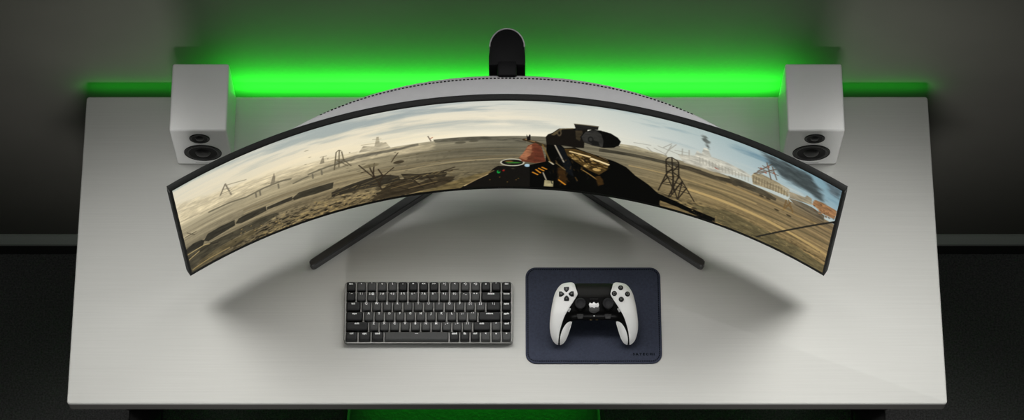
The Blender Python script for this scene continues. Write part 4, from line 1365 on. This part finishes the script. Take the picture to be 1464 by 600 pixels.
def smooth_closed(pts, n=6, sharp=()):
    out = []
    m = len(pts)
    for i in range(m):
        p0, p1, p2, p3 = (np.array(pts[(i + k_) % m]) for k_ in (-1, 0, 1, 2))
        if i in sharp: p0 = p1
        if (i + 1) % m in sharp: p3 = p2
        for j in range(n):
            t = j / n
            out.append(tuple(.5 * ((2 * p1) + (-p0 + p2) * t + (2 * p0 - 5 * p1 + 4 * p2 - p3) * t * t + (-p0 + 3 * p1 - 3 * p2 + p3) * t ** 3)))
    return out


left_out = [(397.5, 75), (330, 75), (275, 74), (248, 69), (215, 69), (182, 76), (160, 89), (140, 113), (120, 150), (108, 195), (97, 250), (89, 310), (85, 360), (87, 405), (95, 445), (108, 478), (127, 499), (148, 508), (165, 506), (185, 492), (202, 465), (217, 425), (230, 380), (240, 346), (252, 334), (290, 330), (340, 331)]
right_out = [(795 - x, y) for x, y in left_out[1:]][::-1]
BODY = smooth_closed(tr(left_out + [(397.5, 331)] + right_out), 4)
BP = np.array(BODY)


def dist_out(P):
    P = np.asarray(P)
    A = BP; B = np.roll(BP, -1, 0)
    best = np.full(len(P), 1e9)
    for a, b2 in zip(A, B):
        e = b2 - a
        t = np.clip(((P - a) @ e) / (e @ e + 1e-15), 0, 1)
        best = np.minimum(best, np.linalg.norm(P - a - t[:, None] * e, axis=1))
    return best


def inside(P, poly):
    P = np.asarray(P); q = np.asarray(poly); res = np.zeros(len(P), bool)
    for i in range(len(q)):
        a, b2 = q[i - 1], q[i]
        if a[1] != b2[1]:
            res ^= ((a[1] > P[:, 1]) != (b2[1] > P[:, 1])) & (P[:, 0] < (b2[0] - a[0]) * (P[:, 1] - a[1]) / (b2[1] - a[1]) + a[0])
    return res


T1, T2, RR = .0095, .018, .0145


def prof(d):
    q = 1 - np.clip(d / RR, 0, 1)
    return np.sqrt(np.clip(1 - q * q, 0, 1))


def ztop(P):
    P = np.asarray(P, float)
    return zmid(P[:, 0], P[:, 1]) + T1 * prof(dist_out(P))


def zbot(P):
    P = np.asarray(P, float)
    return zmid(P[:, 0], P[:, 1]) - T2 * prof(dist_out(P))


def fill_points(poly):
    q = np.array(poly)
    pts = []
    A = np.roll(BP, 1, 0); B = np.roll(BP, -1, 0)
    t = B - A; t /= np.linalg.norm(t, axis=1)[:, None]
    area = np.sum(BP[:, 0] * np.roll(BP[:, 1], -1) - BP[:, 1] * np.roll(BP[:, 0], -1))
    nn = np.stack([-t[:, 1], t[:, 0]], 1) * (1 if area > 0 else -1)
    for off in (.0004, .0012, .0026, .0046, .0072, .0104):
        r = BP + nn * off
        ok = dist_out(r) > off * .93
        pts.append(r[ok])
    lo, hi = q.min(0), q.max(0)
    g = np.stack(np.meshgrid(np.arange(lo[0], hi[0], .0024), np.arange(lo[1], hi[1], .0024)), -1).reshape(-1, 2)
    g = g[inside(g, BODY)]
    pts.append(g[dist_out(g) > .0118])
    P = np.concatenate(pts)
    P = P[inside(P, poly)]
    # keep clear of the outline itself
    best = np.full(len(P), 1e9)
    for i in range(len(q)):
        a, b2 = q[i - 1], q[i]; e = b2 - a
        tt = np.clip(((P - a) @ e) / (e @ e + 1e-15), 0, 1)
        best = np.minimum(best, np.linalg.norm(P - a - tt[:, None] * e, axis=1))
    return P[best > .00035]


def triangulate(poly):
    P = fill_points(poly)
    vs = [Vector(p) for p in poly] + [Vector(p) for p in P]
    n = len(poly)
    r = delaunay_2d_cdt(vs, [(i, (i + 1) % n) for i in range(n)], [], 1, 1e-7)
    return np.array([tuple(v) for v in r[0]]), r[2]


pad_w0 = Matrix.Translation((0.1583, 0.153, 0)) @ Matrix.Rotation(CT, 4, 'X')
body_pts, body_faces = triangulate(BODY)
zt = ztop(body_pts); zb = zbot(body_pts)
minz = min((pad_w0 @ Vector((p[0], p[1], z))).z for p, z in zip(body_pts, zb))
PZ = H0 + .0031 - minz
PADM = Matrix.Translation((0, 0, PZ)) @ pad_w0
pad = thing('game_controller', 'white and black wireless game controller resting on the navy mat', 'game controller', (0.1583, 0.153, H0 + .003))

bm = bmesh.new()
edge_ids = set()
d_ = dist_out(body_pts)
top = [bm.verts.new((p[0], p[1], z)) for p, z in zip(body_pts, zt)]
bot = [top[i] if d_[i] < 1e-6 else bm.verts.new((p[0], p[1], zb[i])) for i, p in enumerate(body_pts)]
for f in body_faces:
    bm.faces.new([top[i] for i in f])
    ff = [bot[i] for i in f][::-1]
    try:
        bm.faces.new(ff)
    except ValueError:
        pass
bm.transform(PADM)
body = obj('shell', bm, M['padblack'], pad, angle=70); body['label'] = 'glossy black body of the controller'


def panel(name, poly, off, m, parent=pad, below=.0015, label=None):
    P, faces = triangulate(poly)
    z = ztop(P)
    q = np.array(poly)
    best = np.full(len(P), 1e9)
    for i in range(len(q)):
        a, b2 = q[i - 1], q[i]; e = b2 - a
        tt = np.clip(((P - a) @ e) / (e @ e + 1e-15), 0, 1)
        best = np.minimum(best, np.linalg.norm(P - a - tt[:, None] * e, axis=1))
    qq = 1 - np.clip(best / .0009, 0, 1)
    zz = z + off * (.35 + .65 * np.sqrt(np.clip(1 - qq * qq, 0, 1)))
    bm = bmesh.new()
    vs = [bm.verts.new((p[0], p[1], h)) for p, h in zip(P, zz)]
    for f in faces:
        bm.faces.new([vs[i] for i in f])
    n = len(poly)
    lowv = [bm.verts.new((P[i][0], P[i][1], z[i] - below)) for i in range(n)]
    for i in range(n):
        j = (i + 1) % n
        bm.faces.new((vs[i], vs[j], lowv[j], lowv[i]))
    bm.transform(PADM)
    o = obj(name, bm, m, parent, angle=60)
    if label:
        o['label'] = label
    return o


grip = [(246, 68), (215, 68), (181, 75), (159, 88), (139, 112), (119, 150), (107, 195), (96, 250), (88, 310), (84, 360), (86, 406), (94, 446), (107, 480), (126, 501), (143, 508), (147, 470), (154, 420), (167, 370), (188, 310), (215, 262), (245, 215), (265, 185), (280, 158), (278, 138), (268, 108), (260, 80)]
inner = [(157, 507), (158, 462), (170, 415), (190, 376), (212, 352), (240, 344), (233, 380), (219, 425), (204, 465), (187, 493), (170, 506)]
touch = [(282, 73), (397.5, 73), (513, 73), (519, 80), (511, 163), (508, 170), (498, 175), (397.5, 176), (297, 175), (288, 170), (284, 163), (276, 80)]
for mir in (False, True):
    panel('grip_cover', smooth_closed(tr(grip, mir), 4, ), .0009, M['padwhite'], label='white grip cover')
    panel('inner_grip', smooth_closed(tr(inner, mir), 4), .0008, M['padwhite'], label='white inner side of the grip')
panel('touchpad', smooth_closed(tr(touch), 4, sharp=(0, 1, 2)), .0009, M['padmatte'], label='matte black touchpad')


def at(zx, zy):
    X, Y = tr([(zx, zy)])[0]
    z = float(ztop([(X, Y)])[0])
    e = .001
    gx = (float(ztop([(X + e, Y)])[0]) - float(ztop([(X - e, Y)])[0])) / (2 * e)
    gy = (float(ztop([(X, Y + e)])[0]) - float(ztop([(X, Y - e)])[0])) / (2 * e)
    n = Vector((-gx, -gy, 1)).normalized()
    xa = Vector((1, 0, gx)).normalized(); ya = n.cross(xa)
    m = Matrix((xa, ya, n)).transposed().to_4x4()
    return PADM @ Matrix.Translation((X, Y, z)) @ m


def glyph(kind, r):
    bm = bmesh.new()
    w = r * .16

    def bar(x0, y0, x1, y1):
        t = Vector((x1 - x0, y1 - y0)).normalized(); n = Vector((-t.y, t.x)) * w / 2
        c0 = Vector((x0, y0)); c1 = Vector((x1, y1))
        loft(bm, [[(*(p), z) for p in (c0 - n, c1 - n, c1 + n, c0 + n)] for z in (-.0003, .0002)])
    q = r * .52
    if kind == 'tri':
        p = [(0, q), (-q * .9, -q * .55), (q * .9, -q * .55)]
        for i in range(3): bar(*p[i - 1], *p[i])
    elif kind == 'sq':
        p = [(-q * .75, -q * .75), (q * .75, -q * .75), (q * .75, q * .75), (-q * .75, q * .75)]
        for i in range(4): bar(*p[i - 1], *p[i])
    elif kind == 'x':
        bar(-q * .8, -q * .8, q * .8, q * .8); bar(-q * .8, q * .8, q * .8, -q * .8)
    elif kind == 'o':
        lathe(bm, [(q * .95, -.0003), (q * .95, .0002), (q * .95 - w, .0002), (q * .95 - w, -.0003)], 28)
    elif kind == 'arrow':
        p = [(0, q * .55), (-q * .5, -q * .35), (q * .5, -q * .35)]
        for i in range(3): bar(*p[i - 1], *p[i])
    return bm


for zx, zy, kind in ((587, 111, 'tri'), (541, 150, 'sq'), (634, 154, 'o'), (590, 191, 'x')):
    Mt = at(zx, zy); r = 18.5 * KS
    bm = bmesh.new()
    lathe(bm, [(r, -.001), (r, .0018), (r * .94, .0024), (r * .8, .0027), (r * .01, .0028)], 32, Mt)
    bt = obj('face_button', bm, M['btn'], pad, angle=50)
    g = glyph(kind, r); g.transform(Mt @ Matrix.Translation((0, 0, .0028)))
    obj('symbol', g, M['glyph'], bt, smooth=False)
home = [(-.42, .5), (.42, .5), (.5, .42), (.5, -.06), (.0, -.58), (-.5, -.06), (-.5, .42)]
for zx, zy, ang in ((203, 122, 0), (237, 153, -90), (168, 154, 90), (203, 184, 180)):
    Mt = at(zx, zy) @ Matrix.Rotation(math.radians(ang), 4, 'Z')
    S_ = 35 * KS
    bm = bmesh.new()
    prism(bm, [(x * S_, y * S_) for x, y in smooth_closed(home, 3)], -.001, .0026, .0007, 3)
    bm.transform(Mt)
    bt = obj('direction_button', bm, M['btn'], pad, angle=40)
    g = glyph('arrow', S_ * .5); g.transform(Mt @ Matrix.Translation((0, S_ * .05, .0026)))
    obj('symbol', g, M['glyph'], bt, smooth=False)
for zx in (250, 539):
    Mt = at(zx, 95) @ Matrix.Rotation(math.radians(12 if zx < 397 else -12), 4, 'Z')
    bm = bmesh.new(); prism(bm, rrect(15 * KS, 32 * KS, 7 * KS, 5), -.0005, .0014, .0005, 3); bm.transform(Mt)
    obj('menu_button', bm, M['padwhite'], pad)
for zx, zx2 in ((300, 304), (497, 492)):              # thumbsticks
    Mt = PADM @ Matrix.Translation((*tr([(zx, 226)])[0], 0.0085))
    bm = bmesh.new()
    r = 45 * KS
    lathe(bm, [(r * 1.02, -.002), (r, .0016), (r * .93, .0030), (r * .80, .0036), (r * .62, .0036), (r * .5, .003), (r * .3, .0028)], 40, Mt)
    col = obj('stick_base', bm, M['padblack'], pad, angle=50)
    bm = bmesh.new()
    rc = 39 * KS
    lathe(bm, [(rc * .45, .002), (rc * .45, .006), (rc * .95, .0075), (rc, .0088), (rc, .0098), (rc * .96, .0107), (rc * .86, .0111), (rc * .74, .0109), (rc * .66, .0098), (rc * .3, .0092), (rc * .01, .0092)], 40, Mt @ Matrix.Translation((0, .0006, 0)))
    obj('thumbstick', bm, M['stick'], pad, angle=50)
for zx in (299, 496):                                 # lower function keys
    Mt = at(zx, 300) @ Matrix.Translation((0, -9 * KS, .0008))
    k_ = KS
    bm = bmesh.new(); prism(bm, [(-23 * k_, 16 * k_), (-14 * k_, 16 * k_), (0, 18 * k_), (14 * k_, 16 * k_), (23 * k_, 16 * k_), (23 * k_, 6 * k_), (16 * k_, -16 * k_), (-16 * k_, -16 * k_), (-23 * k_, 6 * k_)][::-1], -.004, .0016, .0006, 2); bm.transform(Mt)
    obj('function_key', bm, M['midgrey'], pad, angle=30)
# emblem button in the middle: upper piece white as a painted reflection, grey lower piece
Mt = at(397, 250)
up = [(-37, 22), (-30, 37), (-14, 30), (-1, 42), (14, 30), (31, 37), (36, 20), (30, 2), (10, 4), (2, -4), (-12, 3), (-30, 0)]
dn = [(-36, 0), (-28, 3), (-12, 5), (2, -2), (10, 6), (30, 4), (38, 2), (37, -20), (24, -30), (8, -38), (-8, -38), (-26, -32), (-35, -22)]
for nm, pl, mt_, lb in (('emblem_button', up, M['glint_status'], 'upper half of the centre emblem button, painted white as its reflection'), ('emblem_button', dn, M['midgrey'], 'grey lower half of the centre emblem button')):
    bm = bmesh.new(); prism(bm, [(x * KS, y * KS) for x, y in pl], -.0005, .0012, .0003, 2); bm.transform(Mt)
    obj(nm, bm, mt_, pad, angle=30)['label'] = lb
bm = bmesh.new(); lathe(bm, [(4 * KS, -.0003), (4 * KS, .0006), (.00005, .0006)], 16, at(397.5, 305))
obj('status_light', bm, M['glint_status'], pad)
bm = bmesh.new()
for i in range(6):
    lathe(bm, [(2.6 * KS, -.0003), (2.6 * KS, .0003), (.00005, .0003)], 10, at(372 + i * 10, 187))
obj('speaker_holes', bm, M['midgrey'], pad)
for zx, sgn in ((222, 1), (573, -1)):                 # reflections on the glossy black beside the grips, put in as grey chips
    Mt = at(zx, 266) @ Matrix.Rotation(math.radians(-28 * sgn), 4, 'Z')
    bm = bmesh.new(); prism(bm, rrect(14 * KS, 30 * KS, 4 * KS, 4), -.0005, .0012, .0004, 2); bm.transform(Mt)
    obj('glint_chip', bm, M['lightgrey'], pad)
for zx in (376, 418):
    bm = bmesh.new(); Mt = at(zx, 329)
    box(bm, -9 * KS, 9 * KS, -2 * KS, 2 * KS, -.0006, .0007, .0002, 1); bm.transform(Mt)
    obj('charging_contact', bm, M['gold'], pad, smooth=False)
# bumpers and triggers at the far side, under the shoulders
for s in (-1, 1):
    bm = bmesh.new()
    lp = []
    for f in range(7):
        a = f / 6
        xx = s * (.030 + .026 * a)
        yy = .0555 - .004 * a
        lp.append([(xx, yy + dy, z) for dy, z in ((-.008, -.012), (-.001, -.0125), (.0008, -.010), (.0008, -.006), (-.002, -.0035), (-.008, -.003))])
    loft(bm, lp); bm.transform(PADM); obj('bumper', bm, M['padmatte'], pad, angle=40)
    bm = bmesh.new()
    lp = []
    for f in range(7):
        a = f / 6
        xx = s * (.031 + .024 * a)
        yy = .052 - .003 * a
        lp.append([(xx, yy + dy, z) for dy, z in ((-.014, -.014), (-.014, -.030), (-.006, -.033), (.001, -.030), (.003, -.024), (.0015, -.0145))])
    loft(bm, lp); bm.transform(PADM); obj('trigger', bm, M['padmatte'], pad, angle=40)

# ------------------------------------------------------------------ light
def area(name, loc, target, sx_, sy_, power, col=(1, 1, 1), spread=180):
    l = bpy.data.lights.new(name, 'AREA'); l.shape = 'RECTANGLE'; l.size = sx_; l.size_y = sy_
    l.energy = power; l.color = col; l.spread = math.radians(spread)
    o = bpy.data.objects.new(name, l); COL.objects.link(o)
    o.location = loc
    d = Vector(target) - Vector(loc)
    o.rotation_euler = d.to_track_quat('-Z', 'Y').to_euler()
    return o


GREEN = (0.02, 1.0, 0.03)
for sd, pw in ((-1, 4.0), (1, 5.4)):
    area('wall_lamp', (sd * 0.95, 0.56, H0 + 1.0), (sd * 0.44, -0.54, H0), 0.42, 0.28, pw, (1, 0.99, 0.955), 94)
area('overhead_fill', (0, 0.40, H0 + 1.55), (0, 0.40, H0), 2.4, 0.4, 2.6, (1, 0.99, 0.97), 180)  # unseen fill, added to lift the desk behind the monitor and the speaker tops
area('desk_front_fill', (0, 0.57, H0 + 1.10), (0, -0.20, H0), 0.6, 0.2, 1.1, (1, 0.99, 0.97), 70)  # added light without a visible source, brightens the front middle of the desk
area('wall_fill', (0, 0.10, H0 + 1.70), (0, WALL_Y, H0 + 0.55), 1.2, 0.1, 0.48, (1, 0.99, 0.97), 34)  # extra fill for the wall and the back of the desk, no real fitting
for sd in (-1, 1):
    area('speaker_front_fill', (sd * 0.45, -2.6, H0 + 0.85), (sd * 0.55, 0.5, H0 + 0.05), 0.5, 0.5, 0.7, (1, 0.99, 0.97), 26)  # added pair of unseen lights that lift the speaker fronts
area('led_strip_light', (0, DD + 0.0035, H0 - 0.016), (0, DD + 0.0035, H0 + 1), 1.10, 0.004, 1.6, GREEN, 180)
area('led_strip_light', (0, DD + 0.003, H0 - 0.032), (0, WALL_Y, H0 - 0.032), 1.05, 0.03, 2.0, GREEN, 180)
area('led_strip_light', (0, DD + 0.003, H0 - 0.030), (0, WALL_Y, H0 - 0.025), 1.62, 0.006, 0.3, GREEN, 180)
area('under_desk_glow', (-0.05, 0.50, H0 - 0.06), (-0.05, 0.0, 0.42), 0.45, 0.05, 0.7, GREEN, 75)

w = bpy.data.worlds.new('room'); SC.world = w; w.use_nodes = True
w.node_tree.nodes['Background'].inputs['Color'].default_value = (0.9, 1.0, 0.92, 1)
w.node_tree.nodes['Background'].inputs['Strength'].default_value = 0.03

# ------------------------------------------------------------------ camera
cam = bpy.data.cameras.new('camera'); co_ = bpy.data.objects.new('camera', cam); COL.objects.link(co_)
cam.sensor_width = 36.0; cam.lens = 4092.63 / 1464 * 36; cam.shift_x = 7 / 1464
cam.clip_start = 0.1; cam.clip_end = 50
co_.location = (0, -1.73466, 4.91463 + H0)
co_.rotation_euler = (PI / 2 - 1.163904, 0, 0)
SC.camera = co_
SC.view_settings.view_transform = 'Standard'
SC.view_settings.look = 'None'
SC.view_settings.exposure = 0.0
SC.view_settings.gamma = 1.0
SC.view_settings.use_curve_mapping = False
